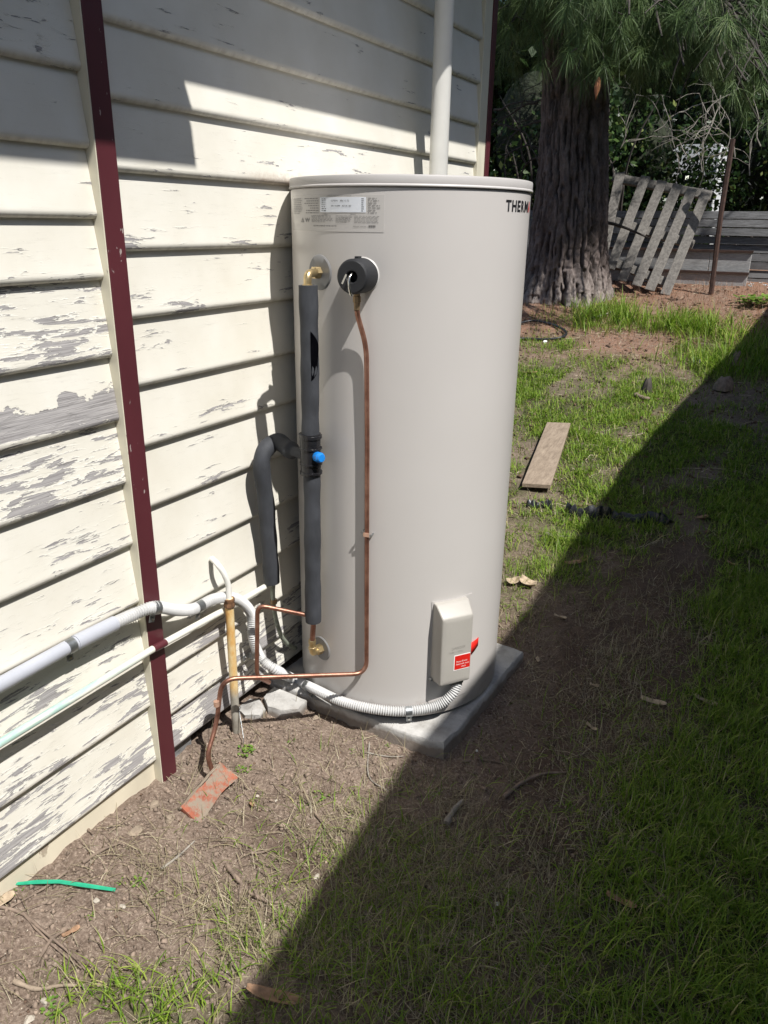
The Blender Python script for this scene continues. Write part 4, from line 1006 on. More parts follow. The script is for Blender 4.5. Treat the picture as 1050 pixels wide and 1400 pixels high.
# ------------------------------------------------------------------ grass and ground litter
def blades(name, xy, hgt, wid, lean, mat, seed, bend=.5, seg=3, lie=None):
    r = np.random.default_rng(seed); n = len(xy); x, y = xy[:, 0], xy[:, 1]; z = ground(x, y)-.002
    az = r.uniform(0, 2*math.pi, n); el0 = np.pi/2-np.abs(r.normal(0, lean, n)); el0 = np.clip(el0, .05, None)
    ln_ = hgt*r.uniform(.45, 1.25, n); w = wid*r.uniform(.6, 1.3, n); bend_ = bend*r.uniform(.3, 1.6, n)
    sd_ = np.stack([-np.sin(az), np.cos(az), np.zeros(n)], 1); p = np.stack([x, y, z], 1); V = []; tip = []
    cur = p.copy(); ang = el0.copy()
    for k in range(seg+1):
        t_ = k/seg; ww = w*(1-.92*t_**1.5)*.5
        V.append(cur-sd_*ww[:, None]); V.append(cur+sd_*ww[:, None]); tip += [np.full(n, t_)]*2
        cur = cur+np.stack([np.cos(ang)*np.cos(az), np.cos(ang)*np.sin(az), np.sin(ang)], 1)*(ln_/seg)[:, None]
        ang = ang-bend_/seg*1.3
        gzv = ground_base(cur[:, 0], cur[:, 1])+.004; cur[:, 2] = np.maximum(cur[:, 2], gzv)
    V = np.stack(V, 1).reshape(-1, 3); m_ = 2*(seg+1); base = np.arange(n)*m_
    Q = np.concatenate([np.stack([base+2*k, base+2*k+1, base+2*k+3, base+2*k+2], 1) for k in range(seg)])
    rn = np.repeat(np.clip(r.normal(.42, .26, n), 0, 1), m_); tp = np.stack(tip, 1).reshape(-1)
    return tag(link(name, fast_mesh(name, V, Q, mat, {'rnd': rn, 'tip': tp}), None), kind='stuff')
def scatter(n, x0, x1, y0, y1, dens, seed, clump=None):
    r = np.random.default_rng(seed); x = r.uniform(x0, x1, n); y = r.uniform(y0, y1, n)
    if clump:
        k = max(1, n//clump); cx_ = r.uniform(x0, x1, k); cy_ = r.uniform(y0, y1, k); i = r.integers(0, k, n); s__ = r.uniform(.004, .03, k)[i]
        x = cx_[i]+r.normal(0, 1, n)*s__; y = cy_[i]+r.normal(0, 1, n)*s__
    d = dens(x, y); keep = r.random(n) < d
    keep &= ~((x > -.02) & (x < .68) & (y > 1.735) & (y < 2.45)); keep &= x > .01+(y > 3.4)*-9; keep &= ~((y > 3.35) & (y < 3.42))
    u_ = (y-3.70)/(4.60-3.70); xc = .215+(.07-.215)*u_; keep &= ~((u_ > -.02) & (u_ < 1.02) & (np.abs(x-xc) < .085))   # clear of the plank
    return np.stack([x[keep], y[keep]], 1)
d_near = lambda x, y: np.clip(lush(x, y), 0, 1)
o = blades('grass', scatter(150000, -.0, 2.2, .45, 3.4, d_near, 1, 14), .072, .0034, .62, M['grass'], 11, 1.1)
o = blades('grass', scatter(300000, -1.6, 2.4, 3.2, 7.9, d_near, 2, 10), .062, .0048, .75, M['grass'], 12, 1.1)
# tall tussocks far lawn
tus = lambda x, y: np.clip(blob(x, y, -.35, 7.35, .25, .3)+blob(x, y, .3, 7.2, .3, .25)+blob(x, y, 1.1, 6.6, .4, .5)*.6+blob(x, y, .75, 6.2, .2, .2)*.5, 0, 1)
blades('grass', scatter(26000, -1.2, 1.8, 5.9, 8.2, tus, 3, 24), .20, .008, .4, M['grass'], 13, .9)
# dry flattened stalks in the near soil
stalk = lambda x, y: np.clip(.10+.75*blob(x, y, .75, 1.35, .32, .22)+.6*blob(x, y, .95, 1.15, .3, .3)+.4*blob(x, y, 1.15, 1.9, .2, .6)+.35*blob(x, y, .45, .98, .2, .1)+.2*blob(x, y, 1.0, 2.6, .3, .5), 0, 1)*(.2+1.5*fbm(x*5, y*5, 3)**1.5)
o = blades('dry_grass', scatter(105000, 0, 1.9, .5, 3.6, stalk, 4, 5), .080, .0021, 1.5, M['straw'], 14, .25)
weedy = lambda x, y: np.clip(.5*blob(x, y, .78, 1.3, .3, .2)+.5*blob(x, y, .85, 1.05, .3, .2)+.12*blob(x, y, .6, .95, .15, .1)+.25*blob(x, y, 1.15, 1.9, .25, .6), 0, 1)*(.3+1.2*fbm(x*6+3, y*6, 3))
blades('thin_grass', scatter(60000, 0, 1.9, .5, 3.4, weedy, 5, 8), .075, .0026, 1.05, M['grass'], 15, .9)
far_straw = lambda x, y: np.clip(.10+.0*x, 0, 1)*(y > 3)
blades('dry_grass', scatter(30000, -2.0, 1.8, 3.3, 8.3, far_straw, 6, 6), .07, .004, 1.6, M['straw'], 16, .2)
# pine needle litter by the tree
nl = NT('fallen_pine_needles', (.26, .12, .07), .8); M['litter'] = nl.m
blades('pine_needle_litter', scatter(30000, -3.0, 1.5, 6.2, 9.6, lambda x, y: .5*np.clip((y-6)/1.5, 0, 1), 7), .12, .003, 2.2, mat_blade('fallen_needles', (.16, .07, .04), (.26, .13, .075), (.34, .19, .11), (.4, .27, .17), .1), 17, .1)

# crumbs: soil clods, chips
def crumbs(name, n, region, rmin, rmax, mat, seed, dens=None):
    r = np.random.default_rng(seed); x0, x1, y0, y1 = region; x = r.uniform(x0, x1, n); y = r.uniform(y0, y1, n)
    if dens is not None: k = r.random(n) < dens(x, y); x, y = x[k], y[k]
    k = ~((x < .67) & (y > 1.74) & (y < 2.45)); x, y = x[k], y[k]; n = len(x)
    s__ = np.exp(r.uniform(math.log(rmin), math.log(rmax), n)); z = ground(x, y)+s__*.25
    t_ = (1+5**.5)/2; O = np.array([(1,0,0),(-1,0,0),(0,1,0),(0,-1,0),(0,0,1),(0,0,-1)], float)
    Fc = np.array([(0,2,4),(2,1,4),(1,3,4),(3,0,4),(2,0,5),(1,2,5),(3,1,5),(0,3,5)])
    ax_ = r.uniform(0, 6.28, n); c_, s2 = np.cos(ax_), np.sin(ax_); sc3_ = r.uniform(.45, 1.3, (n, 6, 1))
    Vv = O[None]*sc3_+r.normal(0, .18, (n, 6, 3)); Vv[:, :, 2] *= .75
    X_ = Vv[:, :, 0]*c_[:, None]-Vv[:, :, 1]*s2[:, None]; Y_ = Vv[:, :, 0]*s2[:, None]+Vv[:, :, 1]*c_[:, None]
    Vv = np.stack([X_, Y_, Vv[:, :, 2]], 2)*s__[:, None, None]+np.stack([x, y, z], 1)[:, None, :]
    Q = (Fc[None]+(np.arange(n)*6)[:, None, None]).reshape(-1, 3)
    return tag(link(name, fast_mesh(name, Vv.reshape(-1, 3), Q, mat, k=3), None), kind='stuff')
M['clod'] = mottled('soil_clod', (.23, .175, .135), .55, 60, .95, 0, .0)
M['grit'] = mottled('pale_grit', (.48, .43, .35), .3, 90, .9, 0, .0)
M['chipbark'] = mottled('bark_crumb', (.12, .075, .05), .4, 60, .95, 0, .0)
crumbs('soil_crumbs', 26000, (0, 1.6, .5, 3.0), .0012, .0055, M['clod'], 21, lambda x, y: np.clip(1.1-lush(x, y), .1, 1)*(.3+fbm(x*5, y*5, 2)))
crumbs('soil_crumbs', 2600, (0, .95, .6, 1.75), .0032, .010, M['clod'], 22, lambda x, y: np.exp(-x/.35)*1.2)
crumbs('grit', 5000, (0, 1.5, .5, 2.6), .0008, .0022, M['grit'], 23)
crumbs('bark_crumbs', 9000, (0, 1.7, .5, 3.6), .0012, .006, M['chipbark'], 24, lambda x, y: .2+.7*blob(x, y, .95, 2.5, .35, 1.2))
crumbs('bark_crumbs', 6000, (-2, 1.5, 3.5, 9), .004, .018, M['chipbark'], 25)

def litter_twigs(name, n, region, l0, l1, r0, mat, seed, dens=None):
    r = random.Random(seed); mb = MB()
    for i in range(n):
        x = r.uniform(region[0], region[1]); y = r.uniform(region[2], region[3])
        if (x < .69 and y > 1.72 and y < 2.45) or (dens and r.random() > dens(x, y)): continue
        a = r.uniform(0, 6.28); l_ = r.uniform(l0, l1)*r.uniform(.4, 1); pts = []; k = r.uniform(-8, 8)
        for j in range(4):
            px_, py_ = x+math.cos(a)*l_*j/3, y+math.sin(a)*l_*j/3; a += k*l_/3
            if px_ < .004 and y < 3.4: px_ = .004
            pts.append(P3((px_, py_, 0)))
        zz_ = ground([p[0] for p in pts], [p[1] for p in pts]); up_ = r.uniform(0, .008)
        for j, p in enumerate(pts): p[2] = zz_[j]+r0*.6+(up_ if j == 3 else 0)
        mb.tube(pts, [r0*r.uniform(.5, 1.1)*(1-.2*j) for j in range(4)], 4, False)
    return tag(link(name, mb, M[mat], None, 60), kind='stuff')
near_wall = lambda x, y: .35+.65*math.exp(-((x-.3)/.4)**2)
litter_twigs('fine_twigs', 2600, (0, 1.5, .5, 2.2), .015, .075, .0010, 'twig', 61, near_wall)
litter_twigs('fine_twigs', 900, (0, 1.5, .5, 2.2), .015, .06, .0008, 'strawtwig', 62)
litter_twigs('fine_twigs', 260, (0, 1.5, .5, 3.2), .04, .14, .0016, 'twig', 63, near_wall)
litter_twigs('fine_twigs', 500, (-1.6, 1.6, 3.4, 9), .06, .3, .003, 'strawtwig', 64)
# small weeds with leaves
def weed(px, py, s__, label, n=26, mat='weed', spread=1.0):
    x, y = G(px, py); z = gz(x, y); r = np.random.default_rng(int(px*3+py)); V = []; Q = []; rn = []; tp = []
    for i in range(n):
        a = r.uniform(0, 6.28); d_ = s__*math.sqrt(r.uniform(0, 1))*spread; c = P3((x+d_*math.cos(a), y+d_*math.sin(a), z+r.uniform(.3, 1)*s__*.55)); l_ = s__*r.uniform(.22, .42); a2 = r.uniform(0, 6.28)
        u = P3((math.cos(a2), math.sin(a2), r.uniform(-.3, .6))); w = np.cross(u, [0, 0, 1]); w = w/np.linalg.norm(w)*.45
        b = len(V); V += [c, c+(u*.5+w)*l_, c+u*l_, c+(u*.5-w)*l_]; Q.append((b, b+1, b+2, b+3)); rr_ = r.uniform(.2, .9); rn += [rr_]*4; tp += [.3, .5, .8, .5]
    stem = len(V)
    t = thing('weed', label, 'weed', (x, y, z), 'small weeds on the soil')
    o = child('leaves', fast_mesh('leaves', V, Q, M[mat], {'rnd': rn, 'tip': tp}), None, t)
    mb = MB()
    for i in range(0, n, 4): mb.tube([P3((x, y, z-.004)), P3(V[i*4])], .0009, 5)
    child('stem', mb, M['twig'], t); tag(t.children[-1], kind='stuff'); return t
weed(338, 1030, .026, 'bright green weed just above the broken brick', 50)
weed(333, 1053, .022, 'low green weed touching the top end of the broken brick', 34)
weed(398, 1018, .014, 'tiny dark green weed on the sunny soil below the conduit', 16)
weed(440, 1092, .024, 'flat grassy weed on the sunny soil left of the shadow edge', 24)
weed(480, 1030, .012, 'tiny weed sprout near the front edge of the pad', 12)
weed(190, 1205, .022, 'yellow green weed right of the green plastic strip', 26)
weed(165, 1207, .014, 'small weed touching the right end of the green strip', 14)
weed(72, 1378, .026, 'light green weed with round leaves at the bottom left', 30)
weed(122, 1252, .014, 'tiny weed above the rusty brown leaf', 12)
weed(530, 1022, .012, 'small sprout at the foot of the pad in the sun', 12)
weed(25, 1222, .012, 'weed sprout at the left end of the green strip', 10)
weed(270, 1120, .013, 'green sprout right below the broken brick', 10)
# white flowering plant far right
fl = weed(1030, 418, .16, 'low plant with white flowers by the fence at the right edge', 160, 'weed')
fl.name = 'flowering_plant'; fl['category'] = 'plant'; del fl['group']
fx_, fy_ = G(1030, 410)
for i in range(9):
    r_ = random.Random(i); c = P3((fx_+r_.uniform(-.10, .12), fy_+r_.uniform(-.08, .08), gz(fx_, fy_)+.10+r_.uniform(0, .06)))
    mb = MB()
    for k in range(5):
        a = k*1.2566; u = P3((math.cos(a), math.sin(a)*.5, .5)); w = P3((-math.sin(a), math.cos(a), 0))
        mb.add([c, c+(u*.6+w*.45)*.022, c+u*.024, c+(u*.6-w*.45)*.022], [(0, 1, 2, 3)])
    child('flower', mb, M['whiteflower'], fl)

# ------------------------------------------------------------------ pine tree
TY = 8.25
tc = lambda px, py: P3(Yp(px, py, TY))
def trunk_mesh(center_pts, radii, seed=3, nseg=220, nring=340, lobes=True):
    C_ = np.array(curve(center_pts, 20)); k = len(C_); R_ = np.interp(np.linspace(0, 1, k), np.linspace(0, 1, len(radii)), radii)
    idx = (k-1)*np.linspace(0, 1, nring)**1.9; C2 = np.stack([np.interp(idx, range(k), C_[:, i]) for i in range(3)], 1); R2 = np.interp(idx, range(k), R_)
    A = np.linspace(0, 2*np.pi, nseg, endpoint=False); AA, TT = np.meshgrid(A, np.linspace(0, 1, nring)); H = C2[:, 2][:, None]+0*AA; Rr = R2[:, None]+0*AA
    base = np.clip(1-(H-H.min())/.75, 0, 1)**2
    Rr = Rr*(1+base*(.38*np.maximum(0, np.sin(AA*3+2.2))+.25*np.maximum(0, np.sin(AA*5+.3))+.45*np.exp(-((((AA-5.35+np.pi) % (2*np.pi))-np.pi)/.35)**2)))
    # bark: long plates between deep furrows
    u = AA*nseg/(2*np.pi)*.115; w = fbm(u*.9+3, H*1.7, 3)*1.5
    w = w+fbm(u*2.1, H*.9, 2)*1.6; fur = np.abs(((u*.9+w+fbm(u*2.6, H*9, 2)*.7) % 1)-.5)*2*(.6+.8*fbm(u*1.7, H*3.1, 2)); cross = np.abs(((H*4.5+fbm(np.floor(u*.75+w)*7.3, H*1.2, 2)*5) % 1)-.5)*2
    crack = np.clip(1.15-fur*3.0, 0, 1); crack2 = np.clip(1-cross*7, 0, 1)*.28*(fbm(u*3, H*2, 2) > .5); cr = np.maximum(crack, crack2)
    Rr = Rr-.045*cr+.045*(fbm(u*4, H*13, 4)-.5)
    X_ = C2[:, 0][:, None]+Rr*np.cos(AA); Y_ = C2[:, 1][:, None]+Rr*np.sin(AA)
    V = np.stack([X_, Y_, H], 2).reshape(-1, 3); ii = np.arange(nring-1)[:, None]*nseg; jj = np.arange(nseg)[None]; j2 = (jj+1) % nseg
    Q = np.stack([(ii+jj).ravel(), (ii+j2).ravel(), (ii+nseg+j2).ravel(), (ii+nseg+jj).ravel()], 1)
    return fast_mesh('trunk', V, Q, M['bark'], {'crack': cr.ravel()}, smooth=True)
def tufts(name, centers, dirs, nn, ln_, w, seed, mat='needle', droop=.5):
    r = np.random.default_rng(seed); c = np.repeat(np.array(centers), nn, 0); d = np.repeat(np.array(dirs), nn, 0); n = len(c)
    d = d/np.linalg.norm(d, axis=1)[:, None]; j = r.normal(0, 1, (n, 3)); j /= np.linalg.norm(j, axis=1)[:, None]
    dd = d*r.uniform(.35, 1.1, n)[:, None]+j*.75; dd /= np.linalg.norm(dd, axis=1)[:, None]
    l_ = ln_*r.uniform(.6, 1.15, n); c = c-d*r.uniform(0, .09, n)[:, None]
    sd_ = np.cross(dd, r.normal(0, 1, (n, 3))); sd_ /= np.linalg.norm(sd_, axis=1)[:, None]
    dr = np.array([0, 0, -1.0])*droop; mid = c+dd*(l_*.5)[:, None]+dr*(l_*.12)[:, None]; end = c+dd*(l_*.92)[:, None]+dr*(l_*.5)[:, None]
    ww = w*r.uniform(.7, 1.2, n)[:, None]; V = np.stack([c-sd_*ww*.5, c+sd_*ww*.5, mid-sd_*ww*.45, mid+sd_*ww*.45, end-sd_*ww*.12, end+sd_*ww*.12], 1).reshape(-1, 3)
    b = np.arange(n)*6; Q = np.concatenate([np.stack([b, b+1, b+3, b+2], 1), np.stack([b+2, b+3, b+5, b+4], 1)])
    rt = np.repeat(np.clip(r.normal(.4, .25, len(centers)), 0, 1), nn); rn = np.repeat(np.clip(rt*.6+r.uniform(0, .4, n), 0, 1), 6)
    return fast_mesh(name, V, Q, M[mat], {'rnd': rn, 'tip': np.tile([.3, .3, .5, .5, .7, .7], n)})
pine = thing('pine_tree', 'big pine tree with thick furrowed bark and drooping needle boughs', 'tree', (-1.0, TY, .78))
b0 = tc(772, 404); cpts = [b0-P3((0, 0, .25)), b0, tc(776, 340), tc(781, 270), tc(785, 180), tc(788, 80), tc(790, -60), P3((-.95, TY+.15, 6.5)), P3((-.9, TY+.2, 9))]
child('trunk', trunk_mesh(cpts, [.50, .45, .40, .36, .325, .315, .29, .24, .12]), None, pine)
r = np.random.default_rng(5)
limbs = []; cen = []; dr_ = []
def bough(root, tip, n_side, sag=.25, rad=.035, seed=0, cluster=.12):
    rr_ = np.random.default_rng(seed); root = P3(root); tip = P3(tip); mid = (root+tip)/2+P3((0, 0, sag)); pts = curve([root, mid, tip], 8)
    limbs.append((pts, [rad*(1-.8*i/len(pts)) for i in range(len(pts))]))
    for k in range(n_side):
        t_ = rr_.uniform(.25, 1); i = int(t_*(len(pts)-1)); p = pts[i]; d_ = (tip-root); d_ /= np.linalg.norm(d_)
        off = rr_.normal(0, 1, 3); off[2] = -abs(off[2])*.6; off = off/np.linalg.norm(off); l_ = rr_.uniform(.15, .65)*(1.1-.4*t_)
        q = p+(off*.8+d_*.5)*l_; 
        if k % 2 == 0: limbs.append(([p, (p+q)/2+P3((0, 0, .04)), q], [.010, .006, .003]))
        cen.append(q); dr_.append(d_*.5+off*.4+P3((0, 0, -.9)))
        cen.append((p+q)/2); dr_.append(d_*.4+off*.6+P3((0, 0, -.6)))
# boughs that show at the top of the picture (places measured on the photograph at their own distances)
vis = [((700, -10), 6.9), ((735, -20), 6.8), ((790, 5), 6.7), ((760, 10), 7.0), ((690, 45), 7.4), ((715, 20), 7.2), ((800, 60), 6.9), ((790, 95), 7.0), ((815, 30), 7.0), ((850, 60), 7.2), ((875, 75), 7.4), ((900, 85), 7.4),
       ((940, 25), 7.0), ((935, 70), 7.3), ((985, 55), 7.0), ((1010, 50), 6.9), ((1035, 30), 7.1), ((1045, 80), 7.3), ((990, 95), 7.5), ((880, 35), 7.5), ((910, 20), 7.4), ((1020, 110), 7.7), ((690, 85), 7.9), ((970, 10), 7.3), ((1060, 130), 7.9), ((1040, 170), 8.1), ((860, 110), 7.9), ((820, 85), 7.1), ((955, 100), 7.8), ((675, 20), 7.6), ((830, -10), 7.3), ((1000, 10), 6.6), ((1035, 0), 6.5), ((1045, 50), 6.6), ((965, 40), 6.7), ((1005, 85), 6.8), ((935, 90), 6.9), ((860, 20), 6.8), ((905, 50), 6.9), ((1055, 100), 6.8)]
for i, ((px, py), yy_) in enumerate(vis):
    tip = P3(Yp(px, py, yy_)); root = P3((-.95+(tip[0]+.95)*.25, TY-.1, tip[2]+r.uniform(.5, 1.2)))
    bough(root, tip, 15, .25, .03, i)
# upper crown, over and round the trunk
for i in range(60):
    a = r.uniform(0, 6.28); z = r.uniform(3.7, 9.0); L_ = r.uniform(1.6, 3.7)*(1-(z-3.5)/8.5)+.5
    root = P3((-.95, TY+.1, z)); tip = root+P3((math.cos(a)*L_, math.sin(a)*L_, r.uniform(-.5, .35)))
    bough(root, tip, 13, .3, .04, 100+i)
cen = np.array(cen); dr_ = np.array(dr_)
# gaps in the crown where the sun comes through to the trunk foot and to some of the lower boughs
gap = np.zeros(len(cen), bool)
for g_, rad_ in [((-.60, 7.7, .85), .60), ((-.5, 7.85, 1.4), .3), ((.15, 8.5, 1.2), .22), ((-.2, 8.6, 1.6), .16), ((.9, 9.0, 1.3), .25), ((-2.6, 10.3, 2.2), .3), ((-1.9, 10.4, 1.5), .25), ((-.4, 10.2, 2.6), .35), ((.3, 10.2, 2.9), .3), ((1.4, 10.1, 2.6), .35), ((.2, 11.5, 2.6), .5),(Yp(705, 25, 7.0), .15), (Yp(770, 20, 7.0), .15), (Yp(825, 45, 7.0), .15), (Yp(850, 90, 7.3), .15), (Yp(895, 95, 7.4), .15), (Yp(915, 60, 7.1), .15), (Yp(950, 80, 7.0), .15), (Yp(985, 30, 6.8), .15), (Yp(1010, 70, 6.9), .15), (Yp(1030, 25, 6.7), .15), (Yp(1045, 75, 6.9), .15), (Yp(970, 100, 7.4), .15), (Yp(1025, 120, 7.7), .15), (Yp(1000, 105, 7.0), .15), ((-3.0, 10.2, 1.5), .25), ((-.45, 10.2, 2.0), .3)]+[(Yp(px, py, yy_), .24) for (px, py), yy_ in (((735, 0), 6.8), ((800, 70), 6.9), ((870, 20), 7.1), ((875, 80), 7.4), ((690, 40), 7.4), ((930, 350), 8.6), ((820, 130), 7.0), ((930, 200), 9.5))]:
    rel = cen-np.array(g_); al = rel@S; dd = np.linalg.norm(rel-al[:, None]*S[None], axis=1); gap |= (dd < rad_) & (al > .55)
cen = cen[~gap]; dr_ = dr_[~gap]
nearmask = (cen[:, 2] < 4.3)
lm = MB()
for pts, rs in limbs: lm.tube(pts, rs, 6, False)
child('limbs', lm, M['branchdark'], pine, 60)
tag(pine.children[-1], kind='stuff')
child('crown', tufts('crown', cen[nearmask], dr_[nearmask], 62, .21, .0030, 31), None, pine); 
child('upper_crown', tufts('upper_crown', cen[~nearmask], dr_[~nearmask], 26, .32, .013, 32), None, pine)
# pine cone / dead spray hanging in front of the trunk
cn = P3(Yp(817, 118, 6.95)); mb = MB().lathe([(0, .07), (.012, .055), (.022, .03), (.026, 0), (.02, -.035), (.008, -.07), (0, -.10)], cn, (.05, 0, 1), 10)
child('dead_spray', mb, mottled('dead_orange_needles', (.42, .17, .08), .3, 60, .8, 0, .004), pine, 40)

# ------------------------------------------------------------------ far fence, pallet, sheets, post
fence = thing('board_fence', 'low dark grey fence of stacked horizontal boards under the trees', 'fence', (0, 9.3, .85))
FY = 9.35
ztop = Yp(1000, 288, FY)[2]; zbot = .72; nb = 11; hb = (ztop-zbot)/nb
bm_ = MB().box((-3.1, -.014, 0), (3.1, .014, hb*.90)).mesh('fence_board'); bm_.materials.append(M['greyboard'])
for i in range(nb):
    o = link('fence_board', bm_, None, fence); o.location = (random.uniform(-.05, .05), random.uniform(-.022, .022), zbot+i*hb-.85); o.rotation_euler = (random.uniform(-.25, .05), random.uniform(-.004, .004), 0)
for x in (-2.6, -1.25, 1.9):
    child('fence_post', MB().box((x-.05, FY+.04, .5), (x+.05, FY+.13, ztop+.1)), M['greyboard'], fence)
# pale boarding leaning in front
pl = thing('pale_boarding', 'low pale panel of two wide old boards leaning against the dark fence', 'panel', (0, 9.1, .8))
for (ya, yb) in ((343, 369), (372, 397)):
    y0_ = 9.12 if ya < 350 else 9.05
    z1_ = Yp(930, ya, y0_)[2]; z0_ = Yp(930, yb, y0_)[2]; xr = Yp(1029 if ya < 350 else 1023, ya, y0_)[0]; xl = Yp(800, ya, y0_)[0]
    for (xa_, xb_) in ((xl, Yp(905, ya, y0_)[0]-.004), (Yp(905, ya, y0_)[0]+.004, Yp(972, ya, y0_)[0]-.004), (Yp(972, ya, y0_)[0]+.004, xr)):
        o = child('pale_board', MB().box((xa_, y0_-.012, z0_), (xb_, y0_+.012, z1_)), M['whiteboard'], pl); bevel(o, .003)
    child('dark_batten', MB().box((xl, y0_-.030, z1_), (xr+.01, y0_+.015, z1_+.022)), M['rustpost'], pl)
# pallet
pal = thing('timber_pallet', 'weathered timber pallet leaning tilted against the fence beside the pine trunk', 'pallet', (.0, 8.7, .85))
def slat(p, q, w, th, mat, root, name):
    p, q = P3(p), P3(q); d_ = q-p; l_ = np.linalg.norm(d_); d_ /= l_; wd_ = P3((1, 0, 0))-d_*d_[0]; wd_ /= np.linalg.norm(wd_); nn_ = np.cross(d_, wd_)
    o = child(name, MB().frame_box((p+q)/2, d_, wd_, nn_, l_/2, w/2, th/2), mat, root); return bevel(o, .004)
SL = [((848, 236), (822, 360)), ((883, 241), (834, 368)), ((906, 247), (850, 384)), ((927, 252), (870, 391)), ((947, 257), (888, 397)), ((966, 262), (909, 403))]
for (a, b) in SL: slat(Yp(*b, 8.45), Yp(*a, 8.85), .098, .018, M['palletwood'], pal, 'slat')
for (a, b) in (((838, 243), (972, 268)), ((838, 302), (948, 335)), ((820, 352), (915, 388))):
    yy_ = {243: 8.90, 302: 8.76, 352: 8.58}[a[1]]; slat(Yp(*a, yy_), Yp(*b, yy_), .095, .045, M['palletwood'], pal, 'rail') if False else None
    p, q = P3(Yp(*a, yy_)), P3(Yp(*b, yy_)); d_ = (q-p)/np.linalg.norm(q-p); up2 = P3((0, .28, .96)); up2 -= d_*(up2@d_); up2 /= np.linalg.norm(up2); nn_ = np.cross(d_, up2)
    bevel(child('rail', MB().frame_box((p+q)/2, d_, up2, nn_, np.linalg.norm(q-p)/2, .042, .03), M['palletwood'], pal), .004)
po = thing('steel_post', 'thin dark rusty steel post standing in front of the pale boards', 'post', tuple(Yp(972, 398, 8.6)))
child('post_shaft', MB().tube([P3(Yp(972, 402, 8.6)), P3(Yp(986, 290, 8.62)), P3(Yp(1002, 190, 8.64))], .024, 6), M['rustpost'], po)
# branch lying across the pallet
P = curve([Yp(828, 304, 8.4), Yp(845, 308, 8.38), Yp(868, 317, 8.4), Yp(888, 326, 8.42)], 5)
tag(link('fallen_branch', MB().tube(P, [.018*(1-.6*i/len(P)) for i in range(len(P))], 7), M['branchdark'], None, 60), 'dark fallen branch resting across the pallet slats', 'branch')
# grey shed panel seen between trunk and heater
sp_ = thing('fence_panel', 'grey leaning fence panel glimpsed left of the pine trunk', 'fence', (-1.9, 9.0, .8))
for i in range(3):
    a = P3(Yp(722-i*9, 262+i*6, 8.9+i*.05)); b = P3(Yp(716-i*9, 392, 8.9+i*.05)); slat(b, a, .07, .02, M['greyboard'], sp_, 'upright')

# ------------------------------------------------------------------ shrubs and trees behind
def leafcloud(name, c, rad, n, size, seed, mat='leaf', shell=.55):
    r = np.random.default_rng(seed); d = r.normal(0, 1, (n, 3)); d /= np.linalg.norm(d, axis=1)[:, None]
    q = (shell+(1-shell)*r.random(n)**.6); lob = .72+.38*np.sin(d[:, 0]*5+seed)*np.sin(d[:, 2]*6+seed*2)+.2*np.sin(d[:, 1]*9+d[:, 2]*7)
    p = np.array(c)+d*np.array(rad)*(q*lob)[:, None]+r.normal(0, .05, (n, 3))
    u = r.normal(0, 1, (n, 3)); u /= np.linalg.norm(u, axis=1)[:, None]; w = np.cross(u, r.normal(0, 1, (n, 3))); w /= np.linalg.norm(w, axis=1)[:, None]
    s__ = (size*r.uniform(.6, 1.4, n))[:, None]; V = np.stack([p, p+(u*.5+w*.28)*s__, p+u*s__, p+(u*.5-w*.28)*s__], 1).reshape(-1, 3); b = np.arange(n)*4
    return fast_mesh(name, V, np.stack([b, b+1, b+2, b+3], 1), M[mat], {'rnd': np.repeat(np.clip(r.normal(.4, .28, n), 0, 1), 4), 'tip': np.tile([.3, .4, .6, .4], n)})
def core(c, rad, seed):
    return lump(c, 1.0, seed, 1.0, 4), rad
M['innerdark'] = mottled('dark_core_fill', (.020, .026, .012), .5, 7, .95, 0, .05, bscale=14)  # dark solid cores added inside foliage to keep bright sky from showing through
shrubs = [((-4.0, 10.9, 1.6), (1.5, .9, 1.6), 'dark leafy shrub behind the fence at the house corner'),
          ((-2.3, 11.2, 1.9), (1.1, .9, 1.9), 'dark evergreen shrub directly behind the pine trunk'),
          ((-1.25, 10.9, 1.7), (.62, .7, 1.6), 'glossy leaved shrub behind the pallet'),
          ((.95, 10.9, 1.7), (.95, .9, 1.8), 'tangled dark shrub behind the rusty post'),
          ((3.0, 11.3, 2.0), (1.5, 1.0, 2.1), 'tall dark shrub at the right end of the fence')]
for i, (c, rd, lab_) in enumerate(shrubs):
    t = thing('shrub', lab_, 'shrub', (c[0], c[1], .9), 'shrubs behind the fence')
    child('foliage', leafcloud('foliage', c, rd, 6500, .085, 40+i), None, t)
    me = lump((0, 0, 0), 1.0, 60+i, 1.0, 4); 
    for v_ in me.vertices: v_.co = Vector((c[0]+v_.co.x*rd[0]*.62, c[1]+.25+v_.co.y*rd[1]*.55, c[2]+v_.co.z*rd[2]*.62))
    child('sky_block_core', me, M['innerdark'], t)
    mb = MB()
    for k in range(9):
        a = r.uniform(-1, 1, 3); b_ = P3((c[0]+a[0]*rd[0]*.3, c[1]-.3, .8)); e_ = P3((c[0]+a[0]*rd[0], c[1]-rd[1]*.9, c[2]+a[1]*rd[2]*.9+.3)); mid = (b_+e_)/2+P3((a[2]*.3, -.2, .3))
        mb.tube(curve([b_, mid, e_], 6), [.022*(1-.8*j/13) for j in range(13)], 6, False)
    tag(child('stems', mb, M['branchdark'], t, 60), kind='stuff')
